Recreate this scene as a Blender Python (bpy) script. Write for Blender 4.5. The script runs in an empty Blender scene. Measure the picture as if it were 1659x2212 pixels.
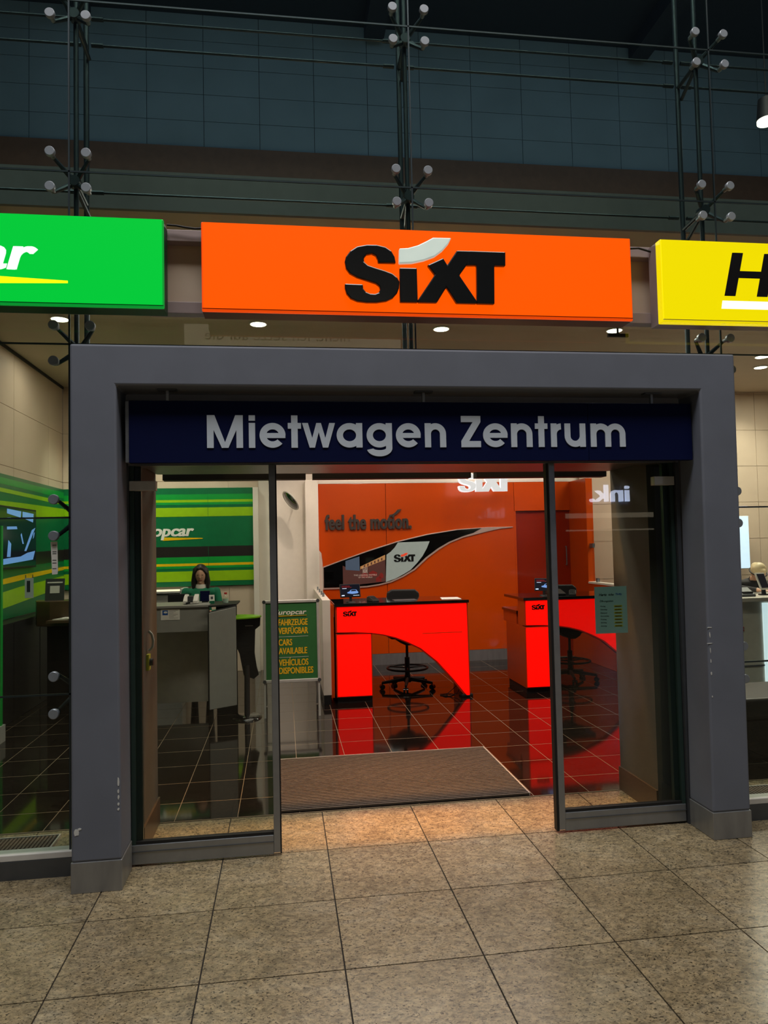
import bpy, bmesh, math, random
from mathutils import Vector, Matrix, noise
random.seed(7)
SC = bpy.context.scene
COL = SC.collection

# ------------------------------------------------------------------ camera
cam_d = bpy.data.cameras.new('camera')
cam = bpy.data.objects.new('camera', cam_d)
COL.objects.link(cam)
cam_d.sensor_fit = 'VERTICAL'
cam_d.sensor_height = 36.0
cam_d.lens = 1565.0 / 2212.0 * 36.0
cam_d.clip_start = 0.05
cam_d.clip_end = 200
_D = Vector((612 - 829.5, 1182 - 1106.0, 1565.0)).normalized()       # depth axis seen by the camera
_X = Vector((11240.0, -173.0, 1565.0)); _X = (_X - _D * _X.dot(_D)).normalized()
_Z = _X.cross(_D)
if _Z.y > 0: _Z = -_Z
_R = Matrix((_X, _D, _Z))                                             # camera (x right, y down, z forward) -> world
_right = _R @ Vector((1, 0, 0)); _up = _R @ Vector((0, -1, 0)); _back = _R @ Vector((0, 0, -1))
m4 = Matrix((_right, _up, _back)).transposed().to_4x4()
m4.translation = Vector((0, 0, 1.7))
cam.matrix_world = m4
SC.camera = cam

# ------------------------------------------------------------------ world, lights, exposure
SC.view_settings.view_transform = 'Standard'
SC.view_settings.look = 'None'
SC.view_settings.gamma = 1.0
SC.view_settings.exposure = 0.0
SC.view_settings.use_curve_mapping = False
SC.cycles.transparent_max_bounces = 16
SC.cycles.max_bounces = 6
SC.cycles.caustics_reflective = False
SC.cycles.caustics_refractive = False
world = bpy.data.worlds.new('hall_air'); SC.world = world
world.use_nodes = True
world.node_tree.nodes['Background'].inputs[0].default_value = (0.55, 0.72, 1.0, 1)
world.node_tree.nodes['Background'].inputs[1].default_value = 0.035

def area(name, loc, rot, sx, sy, power, color, spread=180):
    d = bpy.data.lights.new(name, 'AREA'); d.shape = 'RECTANGLE'; d.size = sx; d.size_y = sy
    d.energy = power; d.color = color; d.spread = math.radians(spread)
    o = bpy.data.objects.new(name, d); COL.objects.link(o)
    o.location = loc; o.rotation_euler = rot
    return o
HALL = (1.0, 0.90, 0.78)
WARM = (1.0, 0.855, 0.73)
# the concourse's own ceiling lamps, high above the floor in front of the shops
area('hall_ceiling_light', (0.8, 1.2, 10.0), (0, 0, 0), 9.0, 3.0, 620, HALL)
# cool fill added high over the hall, tipped towards the shop front
area('hall_cool_fill', (-1.0, -1.2, 15.0), (math.radians(16), 0, 0), 8.0, 3.0, 420, (0.68, 0.82, 1.0))
# added dim cool fill, lifting the upper wall panels out of the dark
area('upper_storey_fill', (1.5, 6.0, 7.6), (math.radians(18), 0, 0), 9.0, 0.6, 26, (0.62, 0.80, 1.0))
# warm area fills under the ceiling, added for lamp rows out of view
area('shop_ceiling_fill', (1.9, 8.3, 3.90), (0, 0, 0), 3.6, 0.4, 50, WARM)
area('shop_ceiling_fill', (0.8, 5.55, 3.90), (0, 0, 0), 3.6, 0.3, 85, WARM)
area('shop_ceiling_fill', (-1.6, 8.6, 3.90), (0, 0, 0), 2.2, 0.4, 22, WARM)
area('shop_ceiling_fill', (6.2, 8.6, 3.90), (0, 0, 0), 2.8, 0.5, 140, WARM)
def spot(name, loc, target, power, color, ang=60, blend=0.6, radius=0.05):
    d = bpy.data.lights.new(name, 'SPOT'); d.energy = power; d.color = color
    d.spot_size = math.radians(ang); d.spot_blend = blend; d.shadow_soft_size = radius
    o = bpy.data.objects.new(name, d); COL.objects.link(o); o.location = loc
    o.rotation_euler = (Vector(target) - Vector(loc)).to_track_quat('-Z', 'Y').to_euler()
    return o

# ------------------------------------------------------------------ materials
def lin(c):
    r = []
    for v in c:
        v = v / 255.0
        r.append(v / 12.92 if v <= 0.04045 else ((v + 0.055) / 1.055) ** 2.4)
    return (r[0], r[1], r[2], 1.0)
MATS = {}
def mat(name, rgb, rough=0.5, metal=0.0, var=0.06, scale=14.0, bump=0.0, emit=None, estr=0.0, spec=0.5, coat=0.0, stretch=None):
    if name in MATS: return MATS[name]
    m = bpy.data.materials.new(name); m.use_nodes = True
    nt = m.node_tree; N = nt.nodes; L = nt.links
    p = N['Principled BSDF']
    geo = N.new('ShaderNodeNewGeometry')
    mp = N.new('ShaderNodeMapping')
    if stretch: mp.inputs['Scale'].default_value = stretch
    L.new(geo.outputs['Position'], mp.inputs['Vector'])
    nz = N.new('ShaderNodeTexNoise'); nz.inputs['Scale'].default_value = scale; nz.inputs['Detail'].default_value = 4
    L.new(mp.outputs[0], nz.inputs['Vector'])
    c = lin(rgb)
    ramp = N.new('ShaderNodeValToRGB')
    ramp.color_ramp.elements[0].position = 0.3; ramp.color_ramp.elements[1].position = 0.7
    ramp.color_ramp.elements[0].color = tuple(max(0, v * (1 - var)) for v in c[:3]) + (1,)
    ramp.color_ramp.elements[1].color = tuple(min(1, v * (1 + var)) for v in c[:3]) + (1,)
    L.new(nz.outputs['Fac'], ramp.inputs[0]); L.new(ramp.outputs[0], p.inputs['Base Color'])
    p.inputs['Roughness'].default_value = rough; p.inputs['Metallic'].default_value = metal
    p.inputs['Specular IOR Level'].default_value = spec
    if coat: p.inputs['Coat Weight'].default_value = coat; p.inputs['Coat Roughness'].default_value = 0.03
    if bump:
        b = N.new('ShaderNodeBump'); b.inputs['Strength'].default_value = bump; b.inputs['Distance'].default_value = 0.01
        L.new(nz.outputs['Fac'], b.inputs['Height']); L.new(b.outputs[0], p.inputs['Normal'])
    if emit is not None:
        p.inputs['Emission Color'].default_value = lin(emit); p.inputs['Emission Strength'].default_value = estr
    MATS[name] = m
    return m

def glass_mat(name, tint, ior=1.5, gloss=(1, 1, 1)):
    m = bpy.data.materials.new(name); m.use_nodes = True
    nt = m.node_tree; N = nt.nodes; L = nt.links
    for n in list(N): N.remove(n)
    out = N.new('ShaderNodeOutputMaterial'); mix = N.new('ShaderNodeMixShader')
    tr = N.new('ShaderNodeBsdfTransparent'); gl = N.new('ShaderNodeBsdfGlossy'); gl.inputs['Roughness'].default_value = 0.0
    tr.inputs[0].default_value = tuple(tint) + (1,); gl.inputs[0].default_value = tuple(gloss) + (1,)
    fr = N.new('ShaderNodeFresnel'); fr.inputs['IOR'].default_value = ior
    geo = N.new('ShaderNodeNewGeometry')
    inv = N.new('ShaderNodeMath'); inv.operation = 'SUBTRACT'; inv.inputs[0].default_value = 1.0
    L.new(geo.outputs['Backfacing'], inv.inputs[1])
    mul = N.new('ShaderNodeMath'); mul.operation = 'MULTIPLY'
    L.new(fr.outputs[0], mul.inputs[0]); L.new(inv.outputs[0], mul.inputs[1])
    L.new(mul.outputs[0], mix.inputs[0]); L.new(tr.outputs[0], mix.inputs[1]); L.new(gl.outputs[0], mix.inputs[2])
    L.new(mix.outputs[0], out.inputs[0])
    MATS[name] = m
    return m

def granite_mat():
    m = bpy.data.materials.new('granite'); m.use_nodes = True
    nt = m.node_tree; N = nt.nodes; L = nt.links; p = N['Principled BSDF']
    geo = N.new('ShaderNodeNewGeometry'); oi = N.new('ShaderNodeObjectInfo')
    mul = N.new('ShaderNodeVectorMath'); mul.operation = 'SCALE'; mul.inputs['Scale'].default_value = 37.0
    cmb = N.new('ShaderNodeCombineXYZ')
    for i in range(3): L.new(oi.outputs['Random'], cmb.inputs[i])
    L.new(cmb.outputs[0], mul.inputs[0])
    add = N.new('ShaderNodeVectorMath'); add.operation = 'ADD'
    L.new(geo.outputs['Position'], add.inputs[0]); L.new(mul.outputs[0], add.inputs[1])
    mp = N.new('ShaderNodeMapping'); mp.inputs['Scale'].default_value = (0.72, 1.0, 1.0); mp.inputs['Rotation'].default_value = (0, 0, 0.35)
    L.new(add.outputs[0], mp.inputs['Vector'])
    def nz(scale, det, dist=0.0, rough=0.6):
        n = N.new('ShaderNodeTexNoise'); n.inputs['Scale'].default_value = scale; n.inputs['Detail'].default_value = det
        n.inputs['Distortion'].default_value = dist; n.inputs['Roughness'].default_value = rough
        L.new(mp.outputs[0], n.inputs['Vector']); return n
    def ramp(src, stops):
        r = N.new('ShaderNodeValToRGB'); e = r.color_ramp.elements
        while len(e) < len(stops): e.new(0.5)
        for el, (pos, c) in zip(e, stops): el.position = pos; el.color = c if len(c) == 4 else tuple(c) + (1,)
        L.new(src, r.inputs[0]); return r
    big = nz(5, 5, 1.0); mid = nz(42, 8, 0.6, 0.78); fine = nz(120, 3, 0.5, 0.5); vein = nz(9, 7, 2.5, 0.7)
    base = ramp(big.outputs['Fac'], [(0.3, lin((126, 115, 92))), (0.5, lin((149, 136, 110))), (0.72, lin((160, 150, 128)))])
    midr = ramp(mid.outputs['Fac'], [(0.36, (0.40, 0.40, 0.40, 1)), (0.48, (0.88, 0.86, 0.83, 1)), (0.61, (1.34, 1.28, 1.16, 1))])
    speck = ramp(fine.outputs['Fac'], [(0.36, (0.16, 0.16, 0.16, 1)), (0.415, (1, 1, 1, 1))])
    veinr = ramp(vein.outputs['Fac'], [(0.455, (1, 1, 1, 1)), (0.495, (0.70, 0.66, 0.62, 1)), (0.53, (1, 1, 1, 1))])
    veinr.color_ramp.elements[0].position = 0.465
    tilev = N.new('ShaderNodeMapRange'); tilev.inputs['To Min'].default_value = 0.95; tilev.inputs['To Max'].default_value = 1.10
    L.new(oi.outputs['Random'], tilev.inputs['Value'])
    cur = base.outputs[0]
    for r in (midr, speck, veinr):
        mx = N.new('ShaderNodeMix'); mx.data_type = 'RGBA'; mx.blend_type = 'MULTIPLY'; mx.inputs['Factor'].default_value = 1.0
        L.new(cur, mx.inputs['A']); L.new(r.outputs[0], mx.inputs['B']); cur = mx.outputs['Result']
    sc = N.new('ShaderNodeVectorMath'); sc.operation = 'SCALE'
    L.new(cur, sc.inputs[0]); L.new(tilev.outputs[0], sc.inputs['Scale'])
    L.new(sc.outputs[0], p.inputs['Base Color'])
    p.inputs['Roughness'].default_value = 0.26; p.inputs['Specular IOR Level'].default_value = 0.6
    MATS['granite'] = m
    return m

granite_mat()
glass_mat('facade_glass', (0.80, 0.865, 0.83), 1.45)
glass_mat('door_glass', (0.76, 0.80, 0.77), 1.45)
glass_mat('clear_screen', (0.95, 0.97, 0.96), 1.4)
mat('joint', (38, 34, 30), 0.8)
mat('concrete_paint', (106, 112, 126), 0.62, var=0.05, scale=5, bump=0.05)
mat('plinth_steel', (148, 150, 152), 0.36, 0.6, var=0.12, scale=6, stretch=(3, 3, 0.6))
mat('alu', (150, 154, 160), 0.35, 0.75, var=0.06)
mat('alu_dark', (96, 100, 106), 0.4, 0.7)
mat('steel', (150, 158, 166), 0.3, 0.8, var=0.05)
mat('bolt_steel', (146, 154, 164), 0.35, 0.3, var=0.05)
mat('rod_steel', (62, 72, 78), 0.4, 0.7)
mat('rubber', (14, 14, 15), 0.6)
mat('seal_green', (42, 60, 56), 0.3)
mat('navy', (5, 15, 58), 0.6, var=0.03, spec=0.12)
mat('sign_white', (206, 218, 232), 0.6, var=0.02)
mat('black_gloss', (12, 12, 13), 0.08, coat=0.5)
mat('logo_black', (26, 28, 30), 0.22, coat=0.3)
mat('black_matt', (20, 20, 21), 0.55)
mat('shop_tile', (24, 19, 16), 0.065, var=0.25, scale=3, spec=0.75)
mat('grout', (138, 120, 96), 0.7)
mat('beige_wall', (208, 188, 166), 0.6, var=0.03, scale=3)
mat('beige_ceiling', (190, 176, 156), 0.7, var=0.03, scale=3)
mat('reveal_shade', (92, 88, 80), 0.6, var=0.04)  # beige reveal, with its shade put into a darker base colour
mat('white_wall', (236, 228, 216), 0.5, var=0.02)
mat('fascia', (92, 94, 96), 0.6)
mat('upper_stone', (140, 166, 184), 0.55, var=0.08, scale=2)
mat('upper_brown', (122, 92, 74), 0.5, var=0.1)
mat('upper_dark', (34, 46, 60), 0.6)
mat('orange_wall', (206, 75, 5), 0.24, var=0.04, scale=1.5, coat=0.12)
mat('orange_door', (150, 38, 8), 0.2, var=0.05, scale=1.5, coat=0.12)
mat('sign_orange', (90, 26, 0), 0.5, emit=(255, 88, 0), estr=1.0, spec=0.08)
mat('sign_green', (0, 50, 16), 0.5, emit=(0, 200, 56), estr=1.0, spec=0.08)
mat('sign_yellow', (70, 64, 0), 0.5, emit=(246, 226, 0), estr=0.95, spec=0.08)
mat('sign_orange_trim', (200, 60, 0), 0.4, emit=(232, 70, 0), estr=0.85)
mat('sign_green_trim', (0, 110, 40), 0.4, emit=(0, 150, 48), estr=0.8)
mat('sign_yellow_trim', (200, 185, 0), 0.4, emit=(236, 214, 0), estr=0.9)
mat('lit_white', (230, 240, 240), 0.4, emit=(226, 240, 242), estr=0.95)
mat('lit_yellow', (240, 230, 0), 0.4, emit=(250, 242, 0), estr=1.0)
mat('accent_white', (214, 226, 220), 0.35, emit=(190, 206, 196), estr=0.55)
mat('housing', (158, 142, 142), 0.5)
mat('housing_orange', (96, 26, 10), 0.5)
mat('housing_green', (10, 62, 30), 0.5)
mat('desk_red', (120, 4, 0), 0.4, emit=(255, 6, 0), estr=1.1)
mat('desk_brown', (170, 62, 20), 0.3)
mat('lamp_glow', (255, 245, 225), 0.4, emit=(255, 240, 212), estr=9.0)
mat('strip_glow', (255, 235, 205), 0.4, emit=(255, 232, 196), estr=1.6)
mat('hang_white', (150, 152, 154), 0.4, emit=(208, 212, 212), estr=0.75)
mat('hang_edge', (150, 155, 158), 0.4, emit=(255, 255, 255), estr=0.85)
mat('chrome_letter', (82, 75, 72), 0.3, 0.35)
mat('eu_dark', (12, 112, 66), 0.35)
mat('eu_mid', (18, 160, 62), 0.35)
mat('eu_lime', (156, 206, 16), 0.35)
mat('eu_yellow', (246, 202, 10), 0.35)
mat('eu_black', (40, 36, 34), 0.35)
mat('eu_text', (246, 244, 236), 0.35)
mat('poster_green', (52, 112, 60), 0.4)
mat('poster_yellow', (246, 190, 22), 0.4)
mat('poster_white', (232, 228, 220), 0.4)
mat('silver', (206, 204, 198), 0.35, 0.35)
mat('grey_desk', (150, 150, 144), 0.42, var=0.04)
mat('grey_dark', (60, 62, 62), 0.5)
mat('brown_counter', (88, 70, 52), 0.3)
mat('table_green', (128, 196, 26), 0.25)
mat('paper', (236, 234, 226), 0.7, var=0.02)
mat('paper_blue', (160, 198, 196), 0.7, var=0.02)
mat('ink', (14, 14, 16), 0.7, spec=0.15)
mat('ink_blue', (28, 84, 160), 0.6)
mat('highlighter', (196, 190, 40), 0.7)
mat('screen_dark', (8, 10, 16), 0.15, emit=(16, 20, 34), estr=0.6)
mat('screen_blue', (60, 90, 140), 0.2, emit=(120, 160, 225), estr=0.8)
mat('screen_white', (200, 215, 235), 0.2, emit=(196, 218, 246), estr=1.1)
mat('screen_red', (150, 30, 20), 0.2, emit=(200, 40, 24), estr=0.6)
mat('display_black', (8, 8, 9), 0.06, coat=0.6)
mat('display_grey', (120, 128, 124), 0.3, emit=(136, 146, 138), estr=0.55)
mat('display_photo', (70, 40, 36), 0.3, emit=(78, 50, 44), estr=0.5)
mat('display_sky', (60, 74, 90), 0.3, emit=(72, 86, 104), estr=0.5)
mat('display_roof', (110, 30, 26), 0.3, emit=(104, 34, 30), estr=0.5)
mat('display_tan', (150, 112, 70), 0.3, emit=(160, 118, 74), estr=0.6)
mat('swoosh_trim', (216, 190, 180), 0.3, 0.4)
mat('accent_red', (230, 70, 40), 0.4, emit=(230, 80, 50), estr=0.3)
mat('mat_rib', (92, 82, 72), 0.65, var=0.2, scale=40)
mat('mat_base', (34, 30, 27), 0.8)
mat('bottle_glass', (190, 214, 200), 0.08)
mat('bottle_cap', (190, 24, 22), 0.4)
mat('device_white', (214, 212, 206), 0.4)
mat('device_grey', (70, 72, 74), 0.4)
mat('skin', (206, 160, 132), 0.5, var=0.04, scale=30)
mat('lips', (170, 96, 86), 0.5)
mat('eye_dark', (40, 30, 26), 0.3)
mat('hair_dark', (32, 26, 24), 0.42, var=0.3, scale=60, stretch=(6, 6, 0.5))
mat('hair_blond', (226, 206, 164), 0.42, var=0.18, scale=60, stretch=(6, 6, 0.5))
mat('sweater_green', (16, 116, 82), 0.85, var=0.1, scale=50, bump=0.2)
mat('shirt_dark', (44, 42, 44), 0.8, var=0.1)
mat('trousers', (34, 36, 40), 0.8)
mat('shoe', (18, 18, 18), 0.5)
mat('collar', (226, 222, 210), 0.8)
mat('chip_white', (206, 208, 206), 0.7)
mat('bench_black', (34, 31, 29), 0.45, bump=0.05)
mat('desk_white', (226, 222, 210), 0.35)
mat('desk_glow', (230, 240, 245), 0.4, emit=(224, 240, 250), estr=1.0)
mat('hall_wall', (70, 74, 78), 0.7)
mat('hall_text', (220, 230, 250), 0.4, emit=(214, 228, 255), estr=13.0)

# ------------------------------------------------------------------ builders
WL = {}
def root_loc(o):
    return WL.get(o.name, Vector((0, 0, 0))) if o is not None else Vector((0, 0, 0))
def setp(o, label=None, cat=None, group=None, kind=None):
    if label: o['label'] = label
    if cat: o['category'] = cat
    if group: o['group'] = group
    if kind: o['kind'] = kind
    return o
def thing(name, label, cat, loc=(0, 0, 0), group=None, kind=None, parent=None):
    o = bpy.data.objects.new(name, None); COL.objects.link(o)
    o.empty_display_size = 0.1
    o.location = Vector(loc) - root_loc(parent)
    if parent: o.parent = parent
    WL[o.name] = Vector(loc)
    return setp(o, label, cat, group, kind)
def put(name, me, parent=None, loc=(0, 0, 0)):
    o = bpy.data.objects.new(name, me); COL.objects.link(o)
    o.location = Vector(loc) - root_loc(parent)
    if parent: o.parent = parent
    WL[o.name] = Vector(loc)
    return o

class MB:
    """collects shapes in world coordinates; obj() links them as one mesh"""
    def __init__(s): s.v = []; s.f = []; s.mi = []; s.cur = 0
    def add(s, vs, fs):
        n = len(s.v); s.v += [tuple(p) for p in vs]; s.f += [tuple(i + n for i in f) for f in fs]; s.mi += [s.cur] * len(fs); return s
    def box(s, x0, x1, y0, y1, z0, z1):
        return s.add([(x0, y0, z0), (x1, y0, z0), (x1, y1, z0), (x0, y1, z0), (x0, y0, z1), (x1, y0, z1), (x1, y1, z1), (x0, y1, z1)],
                     [(3, 2, 1, 0), (4, 5, 6, 7), (0, 1, 5, 4), (1, 2, 6, 5), (2, 3, 7, 6), (3, 0, 4, 7)])
    def prism(s, pts, a0, a1, axis='y'):
        """polygon pts in the plane across the axis, extruded along the axis from a0 to a1"""
        ar = sum(pts[i][0] * pts[(i + 1) % len(pts)][1] - pts[(i + 1) % len(pts)][0] * pts[i][1] for i in range(len(pts)))
        if ar < 0: pts = list(reversed(pts))
        n = len(pts)
        if axis == 'y': P = lambda u, w, a: (u, a, w)
        elif axis == 'x': P = lambda u, w, a: (a, u, w)
        else: P = lambda u, w, a: (u, w, a)
        v = [P(u, w, a0) for u, w in pts] + [P(u, w, a1) for u, w in pts]
        f0 = tuple(range(n)); f1 = tuple(range(2 * n - 1, n - 1, -1))
        sides = [(i, i + n, (i + 1) % n + n, (i + 1) % n) for i in range(n)]
        fs = [f0, f1] + sides
        if axis in ('x', 'z'): fs = [tuple(reversed(f)) for f in fs]
        return s.add(v, fs)
    def cyl(s, p0, p1, r0, r1=None, n=14, caps=True):
        r1 = r0 if r1 is None else r1
        p0 = Vector(p0); p1 = Vector(p1); d = (p1 - p0).normalized()
        a = d.orthogonal().normalized(); b = d.cross(a)
        v = []
        for p, r in ((p0, r0), (p1, r1)):
            for i in range(n):
                t = 2 * math.pi * i / n; v.append(p + (a * math.cos(t) + b * math.sin(t)) * r)
        fs = [(i, (i + 1) % n, (i + 1) % n + n, i + n) for i in range(n)]
        if caps: fs += [tuple(range(n - 1, -1, -1)), tuple(range(n, 2 * n))]
        return s.add(v, fs)
    def tube(s, pts, r, n=8):
        for a, b in zip(pts[:-1], pts[1:]): s.cyl(a, b, r, r, n)
        return s
    def lathe(s, c, prof, n=24, axis=(0, 0, 1)):
        """profile of (radius, height) turned round an axis through c"""
        c = Vector(c); d = Vector(axis).normalized(); a = d.orthogonal().normalized(); b = d.cross(a)
        v = []; k = len(prof)
        for i in range(n):
            t = 2 * math.pi * i / n
            for r, h in prof: v.append(c + (a * math.cos(t) + b * math.sin(t)) * r + d * h)
        fs = []
        for i in range(n):
            j = (i + 1) % n
            for q in range(k - 1): fs.append((i * k + q, j * k + q, j * k + q + 1, i * k + q + 1))
        return s.add(v, fs)
    def ring(s, c, R, r, n=28, m=8, axis=(0, 0, 1)):
        c = Vector(c); d = Vector(axis).normalized(); a = d.orthogonal().normalized(); b = d.cross(a)
        v = []
        for i in range(n):
            t = 2 * math.pi * i / n; e = a * math.cos(t) + b * math.sin(t)
            for j in range(m):
                u = 2 * math.pi * j / m; v.append(c + e * (R + r * math.cos(u)) + d * r * math.sin(u))
        fs = [(i * m + j, ((i + 1) % n) * m + j, ((i + 1) % n) * m + (j + 1) % m, i * m + (j + 1) % m) for i in range(n) for j in range(m)]
        return s.add(v, fs)
    def ball(s, c, rx, ry=None, rz=None, n=16, m=10):
        ry = rx if ry is None else ry; rz = rx if rz is None else rz
        v = []
        for j in range(m + 1):
            ph = math.pi * j / m
            for i in range(n):
                t = 2 * math.pi * i / n
                v.append((c[0] + rx * math.sin(ph) * math.cos(t), c[1] + ry * math.sin(ph) * math.sin(t), c[2] + rz * math.cos(ph)))
        fs = [(j * n + i, (j + 1) * n + i, (j + 1) * n + (i + 1) % n, j * n + (i + 1) % n) for j in range(m) for i in range(n)]
        return s.add(v, fs)
    def xform(s, M):
        s.v = [tuple(M @ Vector(p)) for p in s.v]; return s
    def obj(s, name, material, parent=None, bevel=0.0, smooth=False, seg=2, auto=None):
        V = [Vector(p) for p in s.v]
        c = Vector(((min(p.x for p in V) + max(p.x for p in V)) / 2, (min(p.y for p in V) + max(p.y for p in V)) / 2, min(p.z for p in V)))
        me = bpy.data.meshes.new(name); me.from_pydata([tuple(p - c) for p in V], [], s.f)
        for q in (material if isinstance(material, (list, tuple)) else [material]): me.materials.append(MATS[q])
        if any(s.mi): me.polygons.foreach_set('material_index', s.mi)
        if smooth or auto: me.polygons.foreach_set('use_smooth', [True] * len(me.polygons))
        me.update()
        if auto: me.set_sharp_from_angle(angle=math.radians(auto))
        o = put(name, me, parent, c)
        if bevel:
            b = o.modifiers.new('bevel', 'BEVEL'); b.width = bevel; b.segments = seg; b.limit_method = 'ANGLE'; b.angle_limit = math.radians(40)
        return o
def B(*a): return MB().box(*a)
def copy_tree(o, dx, parent=None, **props):
    c = o.copy(); COL.objects.link(c)
    if parent is None: c.location = o.location + Vector(dx)
    else: c.parent = parent
    for k, v in props.items(): c[k] = v
    for ch in list(o.children): copy_tree(ch, dx, c)
    return c

# text: a font outline turned into flat letters, split letter by letter, fitted to a box on a wall plane
def text_islands(body, offset=0.0, spacing=1.0):
    cu = bpy.data.curves.new('text', 'FONT'); cu.body = body; cu.size = 1.0; cu.offset = offset; cu.space_character = spacing; cu.resolution_u = 4
    o = bpy.data.objects.new('text', cu); COL.objects.link(o)
    dg = bpy.context.evaluated_depsgraph_get()
    me = bpy.data.meshes.new_from_object(o.evaluated_get(dg))
    bm = bmesh.new(); bm.from_mesh(me); bmesh.ops.remove_doubles(bm, verts=bm.verts, dist=1e-5)
    bm.verts.ensure_lookup_table(); seen = set(); isl = []
    for v in bm.verts:
        if v.index in seen: continue
        st = [v]; seen.add(v.index); g = []
        while st:
            a = st.pop(); g.append(a)
            for e in a.link_edges:
                b = e.other_vert(a)
                if b.index not in seen: seen.add(b.index); st.append(b)
        idx = {a.index: i for i, a in enumerate(g)}
        fs = [tuple(idx[q.index] for q in f.verts) for f in {f for a in g for f in a.link_faces}]
        isl.append(([(a.co.x, a.co.y) for a in g], fs))
    bm.free(); bpy.data.objects.remove(o); bpy.data.curves.remove(cu); bpy.data.meshes.remove(me)
    isl.sort(key=lambda q: min(p[0] for p in q[0]))
    out = []
    for vs, fs in isl:                       # an i's dot belongs to its stem
        lo, hi = min(p[0] for p in vs), max(p[0] for p in vs)
        if out:
            pl, ph = min(p[0] for p in out[-1][0]), max(p[0] for p in out[-1][0])
            ov = min(hi, ph) - max(lo, pl)
            if ov > 0.6 * min(hi - lo, ph - pl):
                n = len(out[-1][0]); out[-1] = (out[-1][0] + vs, out[-1][1] + [tuple(i + n for i in f) for f in fs]); continue
        out.append((vs, fs))
    return out
def lettering(body, x0, x1, z0, z1, place, depth, material, parent, name='letter', offset=0.0, shear=0.0, split=True, ref=None, spacing=1.0, fat=0.0):
    """place(u, w, d) -> world point; the text's box (or that of ref) is fitted to x0..x1, z0..z1"""
    isl = text_islands(body, offset, spacing)
    if fat:                                  # heavier strokes: each outline set side by side with itself
        isl = [([(x + k * fat, y, (k + 1) * .14) for k in (-1, 0, 1) for x, y in vs], [tuple(i + k * len(vs) for i in f) for k in range(3) for f in fs]) for vs, fs in isl]
    allv = [p for vs, _ in isl for p in vs]
    sx = [p[0] + shear * p[1] for p in allv]
    ax0, ax1 = min(sx), max(sx); az0, az1 = min(p[1] for p in allv), max(p[1] for p in allv)
    if ref: az0, az1 = ref
    objs = []
    groups = isl if split else [([p for vs, _ in isl for p in vs], None)]
    if not split:
        fs_all = []; n = 0
        for vs, fs in isl: fs_all += [tuple(i + n for i in f) for f in fs]; n += len(vs)
        groups = [(groups[0][0], fs_all)]
    for vs, fs in groups:
        F = []
        for p in vs:
            u = x0 + (p[0] + shear * p[1] - ax0) / (ax1 - ax0) * (x1 - x0)
            w = z0 + (p[1] - az0) / (az1 - az0) * (z1 - z0)
            F.append((u, w, p[2] if len(p) > 2 else 0.0))
        n = len(F); V = [place(u, w, 0.0) for u, w, q in F] + [place(u, w, depth * (1 + q)) for u, w, q in F]
        cnt = {}
        for f in fs:
            for a, b in zip(f, f[1:] + f[:1]): cnt[(a, b)] = 1
        faces = [tuple(reversed(f)) for f in fs] + [tuple(i + n for i in f) for f in fs]
        for (a, b) in cnt:
            if (b, a) not in cnt: faces.append((a, b, b + n, a + n))
        objs.append(MB().add(V, faces).obj(name, material, parent))
    return objs
def on_y(y): return lambda u, w, d: (u, y - d, w)      # print standing out of a wall that faces the hall

SIXT = {
 's': [(-0.266, 0.035), (-0.167, 0.036), (-0.173, 0.072), (-0.191, 0.104), (-0.223, 0.125), (-0.271, 0.135), (-0.325, 0.134), (-0.379, 0.122), (-0.417, 0.096), (-0.441, 0.063), (-0.448, 0.036), (-0.442, -0.002), (-0.423, -0.028), (-0.383, -0.049), (-0.329, -0.065), (-0.281, -0.08), (-0.262, -0.094), (-0.258, -0.112), (-0.266, -0.129), (-0.286, -0.137), (-0.312, -0.136), (-0.335, -0.127), (-0.349, -0.11), (-0.351, -0.086), (-0.45, -0.085), (-0.45, -0.11), (-0.442, -0.14), (-0.42, -0.166), (-0.383, -0.181), (-0.332, -0.186), (-0.278, -0.185), (-0.224, -0.176), (-0.189, -0.159), (-0.164, -0.13), (-0.153, -0.102), (-0.15, -0.064), (-0.162, -0.042), (-0.188, -0.021), (-0.231, -0.006), (-0.285, 0.009), (-0.322, 0.021), (-0.342, 0.039), (-0.342, 0.06), (-0.326, 0.078), (-0.299, 0.084), (-0.278, 0.074), (-0.268, 0.053)],
 'i': [(-0.148, 0.012), (-0.051, 0.013), (-0.05, -0.179), (-0.150, -0.180)],
 'x': [(-0.05, -0.165), (0.047, -0.022), (0.007, 0.031), (0.097, 0.074), (0.12, 0.036), (0.176, 0.119), (0.29, 0.120), (0.229, 0.036), (0.187, -0.021), (0.282, -0.162), (0.281, -0.178), (0.166, -0.178), (0.111, -0.091), (0.056, -0.178), (-0.05, -0.179)],
 't': [(0.245, 0.120), (0.454, 0.120), (0.452, 0.039), (0.388, 0.038), (0.383, -0.178), (0.281, -0.178), (0.285, 0.038), (0.229, 0.036)],
 'a': [(-0.147, 0.119), (-0.098, 0.123), (-0.043, 0.14), (0.002, 0.163), (0.043, 0.186), (0.146, 0.188), (0.129, 0.154), (0.094, 0.114), (0.049, 0.08), (-0.012, 0.056), (-0.078, 0.04), (-0.151, 0.035)]}
def sixt_logo(parent, cx, cz, width, y0, y1, m, ma, bevel=0.0):
    k = width / 0.904
    for j, key in enumerate('sixta'):
        MB().prism([(cx + u * k, cz + w * k) for u, w in SIXT[key]], y0 - j * .0004, y1).obj('accent' if key == 'a' else 'letter', ma if key == 'a' else m, parent, bevel=bevel, seg=2)

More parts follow.
